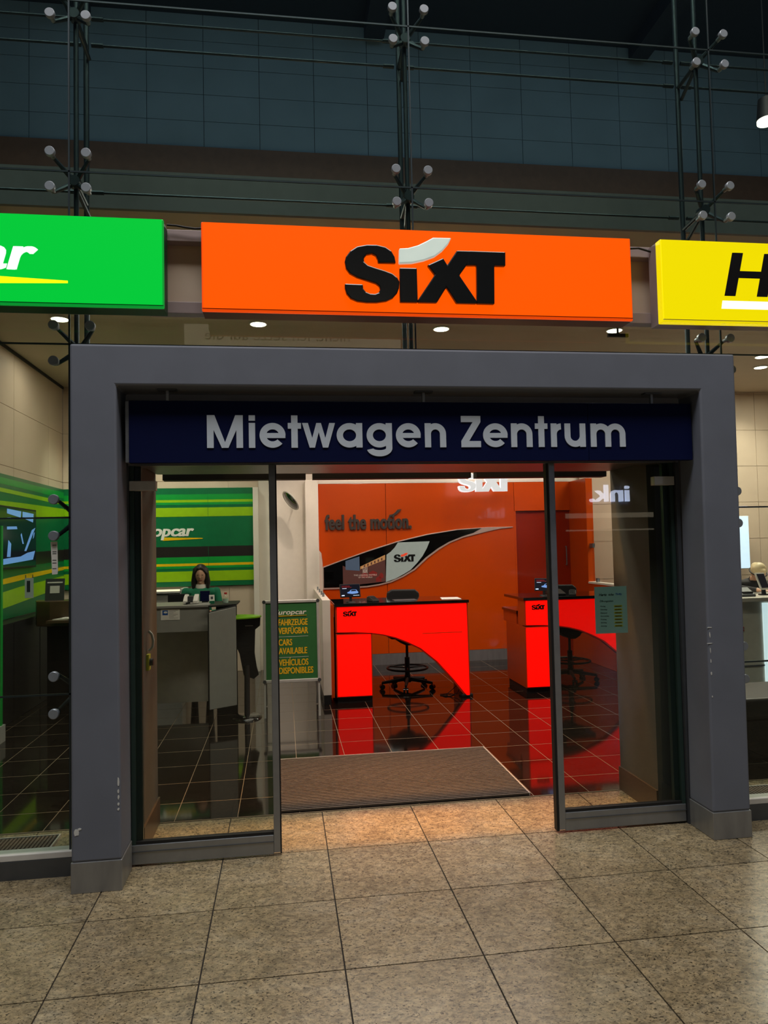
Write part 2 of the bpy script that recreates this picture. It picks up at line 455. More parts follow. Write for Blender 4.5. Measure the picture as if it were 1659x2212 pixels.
# ------------------------------------------------------------------ setting: floors
fl = thing('floor', 'beige speckled granite slab floor of the concourse in front of the shops', 'floor', kind='structure')
B(-9, 10, -12, 4.752, -0.05, -0.006).obj('floor_bed', 'joint', fl)
TX, TY = 0.5735, 0.584
gm = MB().box(-TX / 2 + .0032, TX / 2 - .0032, -TY / 2 + .0032, TY / 2 - .0032, -0.02, 0.0)
gme = bpy.data.meshes.new('granite_slab'); gme.from_pydata(gm.v, [], gm.f); gme.materials.append(MATS['granite'])
for i in range(-5, 8):
    for j in range(-5, 2):
        put('granite_slab', gme, fl, (-0.353 + (i + .5) * TX, 3.573 + (j + .5) * TY, 0))
r = MB()
for i in range(-15, 18):
    for j in range(-26, 2):
        if -5 <= i < 8 and j >= -5: continue
        x, y = -0.353 + i * TX, 3.573 + j * TY
        r.box(x + .0026, x + TX - .0026, y + .0026, y + TY - .0026, -0.02, 0)
setp(r.obj('granite_slab_field', 'granite', fl), kind='stuff')

fi = thing('floor_inside', 'polished dark brown tile floor with pale grout inside the rental shop', 'floor', (0, 4.75, 0), kind='structure')
B(-5, 9, 4.752, 10.4, -0.05, -0.0006).obj('floor_bed', 'grout', fi)
IX, IY = 0.39, 0.425
im = MB().box(-IX / 2 + .0023, IX / 2 - .0023, -IY / 2 + .0036, IY / 2 - .0036, -0.02, 0.0)
ime = bpy.data.meshes.new('floor_tile'); ime.from_pydata(im.v, [], im.f); ime.materials.append(MATS['shop_tile'])
rest = MB()
for i in range(-13, 23):
    x = 0.078 + i * IX
    for j in range(-1, 13):
        y = 5.09 + j * IY
        y0 = max(y, 4.757); y1 = min(y + IY, 10.3)
        if -8 <= i < 11 and y0 == y and y1 == y + IY:
            put('floor_tile', ime, fi, (x + IX / 2, y + IY / 2, 0))
        else:
            rest.box(x + .0023, x + IX - .0023, y0 + .0036, y1 - .0036, -0.02, 0.0)
setp(rest.obj('floor_tile_field', 'shop_tile', fi), kind='stuff')

# ------------------------------------------------------------------ setting: shop walls and ceilings
o = B(-5, 9.5, 4.85, 10.5, 3.95, 4.17).obj('ceiling', 'beige_ceiling')
setp(o, 'flat beige ceiling of the rental shop behind the glass front', 'ceiling', kind='structure')
B(-5, 9.5, 4.82, 4.85, 3.93, 4.19).obj('edge_beam', 'fascia', o)
def panel_wall(name, label, mat_name, axis, a, u0, u1, z0, z1, pw, ph, bed='joint', off=0.0, th=0.10):
    """wall of separate panels; axis 'y' faces the hall, axis 'x' faces +x"""
    w = thing(name, label, 'wall', (u0 if axis == 'y' else a, a if axis == 'y' else u0, z0), kind='structure')
    if axis == 'y': B(u0, u1, a + .012, a + th, z0, z1).obj('wall_core', bed, w)
    else: B(a - th, a - .012, u0, u1, z0, z1).obj('wall_core', bed, w)
    cache = {}
    nz = int(math.ceil((z1 - z0) / ph)); u = u0 - off
    while u < u1 - 1e-4:
        ua, ub = max(u, u0), min(u + pw, u1)
        if ub - ua > 0.02:
            for k in range(nz):
                za, zb = z0 + k * ph, min(z0 + (k + 1) * ph, z1)
                key = (round(ub - ua, 3), round(zb - za, 3))
                if key not in cache:
                    g = .003; d = ub - ua
                    mb = MB().box(g, d - g, 0, .012, g, zb - za - g) if axis == 'y' else MB().box(-.012, 0, g, d - g, g, zb - za - g)
                    me = bpy.data.meshes.new('wall_panel'); me.from_pydata(mb.v, [], mb.f); me.materials.append(MATS[mat_name]); cache[key] = me
                put('wall_panel', cache[key], w, (ua, a, za) if axis == 'y' else (a, ua, za))
        u += pw
    return w
panel_wall('wall_left', 'beige panelled side wall behind the left glass front', 'beige_wall', 'x', -2.95, 4.9, 10.3, 0, 3.95, 1.2, 0.66, 'beige_ceiling')
panel_wall('wall_back', 'beige panelled back wall of the rental shop', 'beige_wall', 'y', 10.3, -2.95, -0.335, 0, 3.95, 1.1, 0.66, 'beige_ceiling')
panel_wall('wall_right', 'beige panelled back wall behind the white counter at the right edge', 'beige_wall', 'y', 10.3, 4.40, 9.0, 0, 3.95, 1.15, 0.56, 'beige_ceiling', off=0.55)
setp(B(-0.335, .35, 10.3, 10.4, 0, 3.95).obj('wall_white', 'white_wall'), 'plain white wall with the round mirror left of the orange wall', 'wall', kind='structure')
setp(B(-2.95, -2.935, 5.0, 10.3, 3.915, 3.95).obj('trim_shade', 'rubber'), 'black strip standing in for the shadow gap along the top of the left side wall', 'trim', kind='structure')  # solid black strip in place of the shade between wall and ceiling
setp(B(0.35, 4.40, 10.36, 10.5, 0, 3.95).obj('wall_service', 'white_wall'), 'white wall above and behind the orange wall', 'wall', kind='structure')
setp(B(9.0, 9.1, 4.6, 10.5, 0, 3.95).obj('wall_far_right', 'beige_wall'), 'beige end wall beyond the right edge of the shop front', 'wall', kind='structure')

# the orange wall of the middle shop, with its door recess
ow = thing('wall_orange', 'glossy orange wall with panel seams behind the red counters', 'wall', (0.5, 10.3, 0), kind='structure')
for x0, x1 in ((0.487, 1.464), (1.470, 3.376)):
    B(x0, x1, 10.3, 10.36, 0.155, 2.585).obj('wall_panel', 'orange_wall', ow, bevel=.003)
B(3.382, 4.24, 10.3, 10.36, 2.16, 2.585).obj('wall_panel', 'orange_wall', ow, bevel=.003)
B(0.487, 4.30, 10.30, 10.37, 2.588, 2.625).obj('wall_cap', 'white_wall', ow)
B(0.487, 3.376, 10.285, 10.33, 0, 0.152).obj('baseboard', 'plinth_steel', ow)
B(3.376, 3.40, 10.3, 10.36, 0.0, 2.16).obj('door_jamb', 'orange_wall', ow)
od = B(3.40, 4.24, 10.345, 10.359, 0.0, 2.155).obj('door_3', 'orange_door')
setp(od, 'dark orange flush door recessed in the orange wall', 'door', kind='structure')
MB().tube([(4.17, 10.345, 1.35), (4.17, 10.315, 1.35), (4.17, 10.315, 1.62), (4.17, 10.345, 1.62)], .009).obj('handle', 'steel', od, auto=40)
sw = thing('wall_orange_side', 'orange return wall at the right end of the orange back wall', 'wall', (4.24, 10.0, 0), kind='structure')
B(4.24, 4.34, 9.72, 10.36, 0, 2.585).obj('wall_panel', 'orange_wall', sw, bevel=.003)
B(4.24, 4.34, 7.2, 9.72, 0, 1.10).obj('low_panel', 'orange_wall', sw, bevel=.003)
B(4.235, 4.345, 7.2, 9.72, 1.10, 1.125).obj('low_cap', 'white_wall', sw)
B(4.283, 4.295, 7.6, 9.66, 1.135, 1.85).obj('glass_screen', 'clear_screen', sw)
for y in (9.5, 8.6, 7.9):
    B(4.272, 4.306, y, y + .045, 1.122, 1.18).obj('clamp', 'steel', sw)
B(4.272, 4.306, 9.62, 9.72, 1.60, 1.66).obj('clamp', 'steel', sw)

# white partition between the two shops
wp = thing('wall_partition', 'low white partition wall with a glass screen beside the red counter', 'wall', (0.45, 9, 0), kind='structure')
B(0.405, 0.492, 7.87, 10.3, 0.10, 1.12).obj('low_wall', 'white_wall', wp, bevel=.004)
B(0.41, 0.487, 7.875, 10.3, 0.0, 0.10).obj('plinth', 'black_matt', wp)
B(0.492, 0.53, 7.93, 10.3, 0.06, 1.06).obj('orange_lining', 'orange_wall', wp)
MB().prism([(8.35, 1.13), (10.28, 1.13), (10.28, 1.72), (8.60, 1.62), (8.35, 1.50)], 0.444, 0.452, 'x').obj('glass_screen', 'clear_screen', wp)
for y in (8.4, 8.75, 9.2, 9.7):
    B(0.436, 0.460, y, y + .03, 1.118, 1.165).obj('clamp', 'steel', wp)
B(0.306, 0.487, 10.0, 10.36, 0, 2.62).obj('column', 'white_wall', wp, bevel=.01)

# upper storey seen through the high glass
panel_wall('wall_upper', 'dim blue grey stone panels of the storey above the shops', 'upper_stone', 'y', 8.0, -6.0, 10.0, 6.12, 7.645, 0.61, 0.305, 'upper_dark', off=0.29)
ub = B(-6, 10, 7.97, 8.10, 4.9, 6.12).obj('wall_upper_band', 'upper_brown')
setp(ub, 'dark brown band of wall below the blue grey upper panels', 'wall', kind='structure')
B(-6, 10, 7.94, 7.97, 4.9, 5.78).obj('skirting', 'fascia', ub)
uc = B(-6, 10, 4.6, 8.1, 7.645, 7.8).obj('ceiling_upper', 'upper_dark')
setp(uc, 'dark ceiling of the storey above the shops', 'ceiling', kind='structure')
for x in (-2.2, 1.0, 4.2):
    B(x, x + .22, 4.6, 7.95, 7.45, 7.645).obj('ceiling_beam', 'upper_dark', uc)

# ------------------------------------------------------------------ portal
pt = thing('wall_portal', 'thick blue grey painted concrete frame round the sliding entrance', 'portal', (0.78, 3.98, 0), kind='structure')
PO = [(-1.07, 0.15), (-0.828, 0.15), (-0.843, 2.555), (2.402, 2.555), (2.376, 0.15), (2.606, 0.15), (2.628, 2.77), (-1.073, 2.77)]
MB().prism(PO, 3.865, 4.105).obj('frame', 'concrete_paint', pt, bevel=.012, seg=3)
for x0, x1 in ((-1.072, -0.825), (2.373, 2.609)):
    B(x0, x1, 3.862, 4.105, 0, 0.152).obj('plinth', 'plinth_steel', pt, bevel=.004)
def chip(pts):   # a flake where the paint is knocked off
    MB().prism(pts, 3.8635, 3.8655).obj('paint_chip', 'chip_white', pt)
def blob(x, z, w, h, n=9):
    chip([(x + w * (.6 + .4 * random.random()) * math.cos(6.283 * i / n), z + h * (.6 + .4 * random.random()) * math.sin(6.283 * i / n)) for i in range(n)])
blob(-1.045, .30, .018, .022); blob(-1.03, .315, .012, .008)
for z, h in ((.535, .03), (.49, .012), (.46, .014), (.425, .01), (.40, .008)): blob(-0.842, z, .006, h)
for z, h, w in ((1.19, .004, .02), (1.15, .02, .004), (1.10, .003, .022), (1.06, .018, .003), (1.0, .012, .004), (.93, .01, .006), (.80, .006, .004)): blob(2.40, z, w, h)
# inner frame behind the sliding leaves
pin = thing('wall_portal_inside', 'beige inner reveal of the entrance behind the glass leaves', 'portal', (0.78, 4.5, 0), kind='structure')
MB().prism([(-1.0, 0), (-0.80, 0), (-0.80, 2.19), (2.262, 2.19), (2.262, 0), (2.50, 0), (2.50, 2.74), (-1.0, 2.74)], 4.26, 4.765).obj('frame', 'reveal_shade', pin)
for x0, x1 in ((-0.80, -0.788), (2.25, 2.262)):
    B(x0, x1, 4.26, 4.768, 0, 0.155).obj('baseboard', 'brown_counter', pin)
B(-0.79, 2.25, 4.27, 4.76, 2.18, 2.192).obj('soffit', 'alu', pin)
for x0, x1 in ((-0.79, 0.159), (0.207, 1.321), (1.362, 2.33)):
    setp(B(x0, x1, 4.965, 5.06, 2.162, 2.205).obj('louvre', 'black_matt', pin))
B(-0.80, -0.785, 4.40, 4.46, 1.00, 1.09).obj('lock_plate', 'highlighter', pin)
MB().cyl((-.79, 4.43, 1.045), (-.765, 4.43, 1.045), .022, .02, 14).obj('lock_knob', 'black_matt', pin, auto=40)
MB().tube([(-.79, 4.43, 1.11), (-.768, 4.43, 1.13), (-.764, 4.43, 1.17), (-.772, 4.43, 1.205), (-.79, 4.43, 1.225)], .008, 8).obj('lever_handle', 'device_white', pin, auto=60)
for x in (-0.4, .183, 1.34, 2.0):
    B(x - .012, x + .012, 4.76, 5.0, 2.215, 2.245).obj('louvre_bracket', 'alu', pin)
B(-0.79, 2.33, 4.97, 5.055, 2.205, 2.23).obj('louvre_rail', 'white_wall', pin)
# door gear behind the blue sign
dg_ = thing('trim_1', 'grey metal header box over the sliding doors', 'door header', (0.78, 4.2, 2.2), kind='structure')
B(-0.84, 2.40, 4.125, 4.255, 2.165, 2.53).obj('header_box', 'alu', dg_)
for x0, x1 in ((-0.845, -0.834), (2.368, 2.392)):
    B(x0, x1, 4.106, 4.258, 0, 2.16).obj('jamb', 'alu_dark', dg_)

# sliding leaves
def leaf(name, label, side):
    d = thing(name, label, 'door', (0.0, 4.15, 0), kind='structure')
    if side < 0: xs, xo, s = -0.076, -0.832, -1       # stile x, outer end
    else: xs, xo, s = 1.608, 2.364, 1
    lo, hi = min(xs, xo), max(xs, xo)
    B(lo, hi, 4.125, 4.172, 0.012, 0.114).obj('bottom_rail', 'alu', d, bevel=.003)
    B(lo, hi, 4.121, 4.126, 0.078, 0.081).obj('rail_groove', 'alu_dark', d)
    B(lo, hi, 4.132, 4.166, 0.114, 0.130).obj('glazing_bead', 'rubber', d)
    st = (xs, xs + .036) if s < 0 else (xs - .038, xs)
    B(st[0], st[1], 4.122, 4.172, 0.02, 2.17).obj('stile', 'alu', d, bevel=.003)
    rb = (st[1], st[1] + .007) if s < 0 else (st[0] - .014, st[0])
    B(rb[0], rb[1], 4.128, 4.172, 0.012, 2.17).obj('edge_seal', 'rubber', d)
    ou = (xo, xo + .022) if s < 0 else (xo - .022, xo)
    B(ou[0], ou[1], 4.128, 4.17, 0.114, 2.17).obj('outer_edge', 'seal_green', d)
    o2 = (xo + .022, xo + .055) if s < 0 else (xo - .055, xo - .022)
    B(o2[0], o2[1], 4.155, 4.185, 0.114, 2.17).obj('brush_strip', 'seal_green', d)
    g = (xo + .02, xs) if s < 0 else (xs, xo - .02)
    B(g[0], g[1], 4.144, 4.154, 0.12, 2.17).obj('glass_pane', 'door_glass', d)
    c = (-0.832, -0.69) if s < 0 else (2.235, 2.364)
    B(c[0], c[1], 4.112, 4.16, 2.027, 2.08).obj('clip', 'silver', d, bevel=.002)
    return d
leaf('door_1', 'left glass sliding leaf with grey metal rail, half open', -1)
leaf('door_2', 'right glass sliding leaf with grey metal rail, half open', 1)

# ------------------------------------------------------------------ glass front with spider fittings
wn = thing('window_1', 'frameless glass curtain wall held by steel spider fittings', 'glass wall', (0.78, 4.1, 0), kind='structure')
CX = [-4.985, -3.062, -1.14, 0.782, 2.705, 4.627, 6.55]
RZ = [0.12, 0.942, 1.885, 2.833, 3.798, 4.778, 5.76, 6.74]
def pane(x0, x1, z0, z1): B(x0 + .005, x1 - .005, 4.10, 4.114, z0 + .005, z1 - .005).obj('glass_pane', 'facade_glass', wn)
for a in range(len(CX) - 1):
    for b in range(len(RZ) - 1):
        x0, x1, z0, z1 = CX[a], CX[a + 1], RZ[b], RZ[b + 1]
        if b < 3:
            if a == 2: pane(x0, -1.06, z0, z1); continue
            if a == 3: pane(2.60, x1, z0, z1); continue
        pane(x0, x1, z0, z1)
joint = MB()
for z in RZ[3:-1]: joint.box(CX[0], CX[-1], 4.103, 4.111, z - .0045, z + .0045)
for x in CX[1:-1]: joint.box(x - .0045, x + .0045, 4.103, 4.111, 2.78 if x == 0.782 else .12, RZ[-1])
for z in RZ[1:3]:
    joint.box(CX[0], -1.07, 4.103, 4.111, z - .0045, z + .0045); joint.box(2.61, CX[-1], 4.103, 4.111, z - .0045, z + .0045)
joint.obj('silicone_joint', 'rod_steel', wn)
bolt = MB().lathe((0, 0, 0), [(0, 0), (.024, 0), (.027, .003), (.027, .022), (.020, .026), (.013, .030), (.013, .07), (0, .07)], 18, (0, 1, 0))
bme = bpy.data.meshes.new('bolt'); bme.from_pydata(bolt.v, [], bolt.f); bme.materials.append(MATS['bolt_steel'])
bme.polygons.foreach_set('use_smooth', [True] * len(bme.polygons)); bme.set_sharp_from_angle(angle=.6)
def spider(x, z, low=True, high=True):
    m = MB(); c = Vector((x, 4.235, z))
    m.lathe((x, 4.20, z), [(0, 0), (.03, 0), (.034, .01), (.034, .06), (0, .06)], 14, (0, 1, 0))
    pts = [(sx * .095, sz * .098) for sx in (-1, 1) for sz in (-1, 1)]
    for u, w in pts: m.cyl(c, (x + u, 4.155, z + w), .016, .010, 8)
    m.cyl((x, 4.25, z), (x, 4.47, z - .02), .013, .013, 8)
    m.cyl((x, 4.27, z - .03), (x + .02, 4.46, z - .10), .012, .012, 8)
    s = m.obj('spider_fitting', 'rod_steel', wn, auto=40)
    for u, w in pts: put('bolt', bme, s, (x + u, 4.078, z + w))
for xi in (1, 2, 3, 4, 5):
    for zi in (1, 2, 3, 4, 5, 6):
        if xi == 3 and zi < 4: continue
        spider(CX[xi] + (0 if zi > 3 else -.043 if xi == 4 else .018 if xi == 2 else 0), RZ[zi])
for x in CX[1:-1]:
    zb = 2.75 if x == 0.782 else 0.0
    for y, rr in ((4.25, .014), (4.47, .016)):
        MB().cyl((x, y, zb), (x, y, 7.7), rr, rr, 10).obj('rod', 'rod_steel', wn, auto=40)
for z in (3.86, 4.775, 4.94, 5.76):
    for a in range(len(CX) - 1):
        m = MB().cyl((CX[a] + .03, 4.47, z), (CX[a + 1] - .03, 4.47, z), .0075, .0075, 8)
        for e in (CX[a] + .03, CX[a + 1] - .10): m.cyl((e, 4.47, z), (e + .07, 4.47, z), .013, .013, 8)
        m.obj('tie_rod', 'rod_steel', wn, auto=40)
for x0, x1, n_ in ((-5.0, -1.075, 'left'), (2.61, 6.6, 'right')):
    bb = thing('baseboard_' + n_, 'dark grey sill with a metal strip coloured white for the light on it under the %s glass front' % n_, 'sill', ((x0 + x1) / 2, 4.09, 0), kind='structure')
    B(x0, x1, 4.08, 4.16, 0, .094).obj('sill', 'alu_dark', bb)
    B(x0, x1, 4.084, 4.165, .094, .128).obj('sill_strip', 'device_white', bb, bevel=.004)  # metal strip, the shop light it catches put into its white colour

# ------------------------------------------------------------------ lit shop signs
def lightbox(name, label, x0, x1, z0, z1, face, trim, house, lip=.022):
    t = thing(name, label, 'sign', ((x0 + x1) / 2, 3.93, z0))
    B(x0 + .002, x1 - .002, 3.866 + lip, 4.005, z0 + .002, z1 - .002).obj('housing', house, t)
    B(x0, x1, 3.866, 3.866 + lip, z0, z1).obj('translucent_case', trim, t, bevel=.006)
    B(x0 + .008, x1 - .008, 3.862, 3.8665, z0 + .016, z1 - .004).obj('face', face, t)
    B(x0 + .002, x1 - .002, 3.8635, 3.8662, z0 + .0125, z0 + .016).obj('groove', house, t)
    return t
s1 = lightbox('illuminated_sign', 'orange illuminated sign box with black raised logo above the entrance', -0.407, 2.010, 2.955, 3.437, 'sign_orange', 'sign_orange_trim', 'housing_orange')
sixt_logo(s1, 0.80, 3.20, 0.904, 3.838, 3.864, 'logo_black', 'accent_white', bevel=.006)
s2 = lightbox('illuminated_sign', 'green illuminated sign box with white italic lettering at the left edge', -3.02, -0.600, 2.965, 3.442, 'sign_green', 'sign_green_trim', 'housing_green')
lettering('Europcar', -2.40, -1.224, 3.150, 3.284, on_y(3.8625), .004, 'lit_white', s2, fat=.022, offset=.012, shear=.22, ref=(0.0, .53))
MB().prism([(-2.3, 3.05), (-1.079, 3.083), (-1.079, 3.095), (-1.6, 3.118), (-2.3, 3.135)], 3.858, 3.8625).obj('underline', 'lit_yellow', s2)
s3 = lightbox('illuminated_sign', 'yellow illuminated sign box with black italic lettering at the right edge', 2.192, 4.60, 2.953, 3.440, 'sign_yellow', 'sign_yellow_trim', 'housing', .055)
lettering('Hertz', 2.580, 3.62, 3.118, 3.374, on_y(3.8625), .004, 'ink', s3, fat=.018, offset=.012, shear=.2, ref=(0, .70))
MB().prism([(2.558, 3.037), (3.60, 3.037), (3.61, 3.084), (2.566, 3.084)], 3.858, 3.8625).obj('underline', 'lit_white', s3)
for z0, z1, lb in ((3.385, 3.45, 'upper'), (2.985, 3.05, 'lower')):
    setp(B(-4.9, 6.4, 4.006, 4.07, z0, z1).obj('mounting_rail', 'housing', bevel=.003), '%s grey metal rail carrying the three lit sign boxes' % lb, 'rail', 'rails behind the sign boxes')
for x0, x1, lb in ((-.60, -.407, 'green and orange'), (2.01, 2.192, 'orange and yellow')):
    setp(B(x0 - .1, x1 + .1, 4.071, 4.08, 2.985, 3.46).obj('back_plate', 'beige_wall'), 'pale backing plate in the gap between the %s sign boxes' % lb, 'plate')
cb = MB().tube([(-.60, 3.98, 3.462), (-.55, 3.98, 3.460), (-.50, 3.98, 3.452), (-.45, 3.98, 3.447), (-.40, 3.98, 3.452)], .006, 8)
setp(cb.obj('cable', 'rubber', auto=50), 'short black cable between green and orange sign boxes', 'cable')
cb = MB().tube([(2.0, 3.98, 3.40), (2.05, 3.98, 3.425), (2.12, 3.98, 3.43), (2.20, 3.98, 3.41)], .006, 8)
setp(cb.obj('cable', 'rubber', auto=50), 'short black cable between orange and yellow sign boxes', 'cable')

# blue name board in the portal
KB = 3.94 / 4.08
def kx(x): return x * KB
def kz(z): return 1.7 + (z - 1.7) * KB
bs = thing('name_board', 'dark blue board with large pale lettering hung across the entrance', 'sign', (0.79, 3.96, 2.155))
for x0, x1 in ((kx(-.826), kx(1.811)), (kx(1.813), kx(2.474))):
    B(x0, x1, 3.944, 3.985, kz(2.176), kz(2.520)).obj('panel', 'navy', bs, bevel=.002)
B(kx(-.845), kx(-.827), 3.95, 4.08, kz(2.18), kz(2.516)).obj('end_plate', 'alu', bs)
for x in (-0.60, 0.79, 2.15):
    B(x - .007, x + .007, 3.95, 3.97, kz(2.515), 2.552).obj('hanger', 'alu', bs)
    B(x - .05, x + .05, 3.93, 3.98, 2.546, 2.554).obj('hanger_plate', 'alu_dark', bs)
def arc(cx, cz, rx, rz, s, a0, a1, n=22):
    o_, i_ = [], []
    for k in range(n + 1):
        t = math.radians(a0 + (a1 - a0) * k / n)
        o_.append((cx + rx * math.cos(t), cz + rz * math.sin(t))); i_.append((cx + (rx - s) * math.cos(t), cz + (rz - s) * math.sin(t)))
    return o_ + i_[::-1]
def rect(a, b, c, d): return [(a, c), (b, c), (b, d), (a, d)]
def glyph(ch, W, H, s):
    xh = .765 * H; q = xh / 2
    if ch == 'M':
        m = W / 2
        return [rect(0, s, 0, H), rect(W - s, W, 0, H), [(0, H), (s * 1.15, H), (m + s * .32, 0), (m - s * .5, 0)], [(W, H), (W - s * 1.15, H), (m - s * .32, 0), (m + s * .5, 0)]]
    if ch == 'i': return [rect(0, W, 0, xh), rect(0, W, H - s * .85, H)]
    if ch == 'e': return [arc(W / 2, q, W / 2, q, s, 0, 180), arc(W / 2, q, W / 2, q, s, 180, 318), rect(s * .5, W - .001, q - s * .42, q + s * .36)]
    if ch == 't': c = W * .5; return [rect(c - s / 2, c + s / 2, 0, H), rect(0, W, xh - s * .9, xh)]
    if ch == 'w':
        d = s * .92; a = W * .30; b = W * .5
        return [[(0, xh), (d, xh), (a + d * .45, 0), (a - d * .45, 0)], [(b - d * .4, xh), (b + d * .4, xh), (a + d * .45, 0), (a - d * .45, 0)],
                [(b - d * .4, xh), (b + d * .4, xh), (W - a + d * .45, 0), (W - a - d * .45, 0)], [(W - d, xh), (W, xh), (W - a + d * .45, 0), (W - a - d * .45, 0)]]
    if ch == 'a': return [arc(W / 2, q, W / 2, q, s, 0, 180), arc(W / 2, q, W / 2, q, s, 180, 360), rect(W - s, W, 0, xh)]
    if ch == 'g':
        r_ = W / 2; dz = -.02 * H
        return [arc(r_, q, r_, q, s, 0, 180), arc(r_, q, r_, q, s, 180, 360), rect(W - s, W, dz, xh), arc(r_, dz, r_, .26 * H, s, 192, 360)]
    if ch == 'n': r_ = W / 2; return [rect(0, s, 0, xh), arc(r_, xh - r_, r_, r_, s, 0, 180), rect(W - s, W, 0, xh - r_)]
    if ch == 'u': r_ = W / 2; return [rect(0, s, r_, xh), arc(r_, r_, r_, r_, s, 180, 360), rect(W - s, W, 0, xh)]
    if ch == 'r': return [rect(0, s, 0, xh), arc(W * 1.02, xh - W * 1.02, W * 1.02, W * 1.02, s, 92, 180)]
    if ch == 'm':
        r_ = (W + s) / 4
        return [rect(0, s, 0, xh), arc(r_, xh - r_, r_, r_, s, 0, 180), rect(2 * r_ - s, 2 * r_, 0, xh - r_), arc(W - r_, xh - r_, r_, r_, s, 0, 180), rect(W - s, W, 0, xh - r_)]
    if ch == 'Z': return [rect(0, W, H - s, H), rect(0, W, 0, s), [(0, s), (s * 1.3, s), (W, H - s), (W - s * 1.3, H - s)]]
for ch, (a, b) in zip('MietwagenZentrum', [(-0.409, -0.213), (-0.181, -0.146), (-0.122, 0.022), (0.035, 0.109), (0.115, 0.301), (0.309, 0.456), (0.48, 0.627), (0.649, 0.794), (0.818, 0.943), (1.033, 1.15), (1.164, 1.312), (1.333, 1.463), (1.48, 1.557), (1.577, 1.64), (1.662, 1.792), (1.824, 2.043)]):
    m = MB()
    for k, pg in enumerate(glyph(ch, b - a, .183, .036)):
        m.prism([(kx(a + u), kz(2.257 + w)) for u, w in pg], 3.939 - k * .00012, 3.945)
    m.obj('letter', 'sign_white', bs)

# ------------------------------------------------------------------ ceiling lamps
def downlight(x, y, z, label, power):
    t = thing('downlight', label, 'lamp', (x, y, z - .03), 'round downlights in the shop ceiling')
    MB().ring((x, y, z - .004), .085, .010, 24, 8).obj('bezel', 'device_white', t, smooth=True)
    MB().cyl((x, y, z - .014), (x, y, z - .004), .076, .080, 24).obj('lens', 'lamp_glow', t)
    if power: spot('downlight_lamp', (x, y, z - .03), (x, y, 0), power, WARM, 110, .8, .07)
for (x, y, lb) in ((-2.10, 7.25, 'round ceiling downlight below the green sign box'), (-.215, 7.28, 'round ceiling downlight below the left half of the orange sign'),
                   (1.67, 7.32, 'round ceiling downlight below the middle of the orange sign'), (3.55, 7.25, 'round ceiling downlight below the right end of the orange sign'),
                   (5.95, 8.2, 'round ceiling downlight below the yellow sign box'), (6.30, 8.72, 'farthest round ceiling downlight at the right edge')):
    downlight(x, y, 3.95, lb, 34)
pn = thing('pendant_lamp', 'small bright lamp hanging high behind the upper right glass', 'lamp', (4.55, 6.05, 5.55))
MB().cyl((4.55, 6.05, 5.60), (4.55, 6.05, 5.80), .09, .07, 20).obj('shade', 'black_matt', pn, auto=40)
MB().cyl((4.55, 6.05, 5.575), (4.55, 6.05, 5.60), .085, .085, 20).obj('bulb', 'lamp_glow', pn)
MB().cyl((4.55, 6.05, 5.80), (4.55, 6.05, 7.645), .006, .006, 8).obj('cord', 'rubber', pn)
es = thing('ceiling_sign', 'small black bar hanging under the ceiling by the right downlight', 'sign', (3.5, 7.0, 3.86))
B(3.36, 3.58, 7.0, 7.03, 3.80, 3.835).obj('bar', 'black_matt', es); B(3.46, 3.48, 7.01, 7.02, 3.835, 3.95).obj('hanger', 'black_matt', es)
# wall washers over the orange wall
for x in (1.2, 2.82): spot('wall_washer', (x, 9.35, 3.85), (x, 10.3, 1.9), 34, (1.0, .85, .66), 75, .9, .10)
spot('wall_washer', (.45, 8.6, 3.85), (-.05, 10.3, 1.7), 60, (1.0, .84, .66), 34, .7, .03)
for x in (-2.3, -1.2): spot('wall_washer', (x, 9.2, 3.85), (x, 10.3, 1.7), 120, (1.0, .93, .78), 75, .9, .06)
spot('wall_washer', (7.0, 9.3, 3.85), (7.0, 10.3, 2.4), 60, WARM, 80, .9, .06)
for x in (0.1, 1.5): spot('entrance_lamp', (x, 5.21, 3.88), (x, 4.5, 0), 560, (1.0, .50, .19), 54, .8, .06)

# ------------------------------------------------------------------ red counters
def counter(label):
    t = thing('service_counter', label, 'counter', (1.28, 8.2, 0), 'red lit service counters')
    B(.535, 2.035, 7.885, 8.62, 1.04, 1.072).obj('worktop', 'black_gloss', t, bevel=.004)
    arch = [(1.839, .181), (1.656, .391), (1.472, .545), (1.330, .618), (1.196, .675), (1.06, .712), (.929, .734), (.75, .750)]
    full = [(.548, 1.04), (2.025, 1.04), (2.035, .0), (1.975, .0)] + arch + [(.548, .757)]
    MB().prism(full, 7.915, 7.99).obj('front_carcass', 'desk_brown', t)
    lit = [(.566, 1.032), (2.008, 1.032), (2.018, .022), (1.985, .022)] + [(x + .012, z + .012) for x, z in arch] + [(.566, .765)]
    MB().prism(lit, 7.898, 7.915).obj('lit_front_panel', 'desk_red', t)
    B(.548, .945, 7.915, 8.60, .06, .745).obj('pedestal', 'desk_brown', t, bevel=.003)
    B(.562, .931, 7.90, 7.915, .073, .732).obj('lit_pedestal_panel', 'desk_red', t)
    B(.56, .94, 7.94, 8.58, 0, .06).obj('toe_kick', 'black_matt', t)
    B(.548, .60, 7.99, 8.14, .745, 1.04).obj('side_panel', 'desk_brown', t)
    B(.535, .95, 8.16, 8.72, .875, .905).obj('side_shelf', 'black_gloss', t)
    B(.548, .93, 8.20, 8.70, .745, .875).obj('shelf_box', 'desk_brown', t)
    B(1.99, 2.03, 7.99, 8.55, .0, 1.04).obj('end_panel', 'desk_brown', t)
    B(1.93, 2.06, 7.90, 8.05, 0, .035).obj('foot', 'black_matt', t, bevel=.01)
    B(1.50, 1.95, 7.894, 7.898, .715, .722).obj('groove', 'desk_brown', t)
    sixt_logo(t, .705, .965, .150, 7.890, 7.898, 'ink', 'ink')
    return t
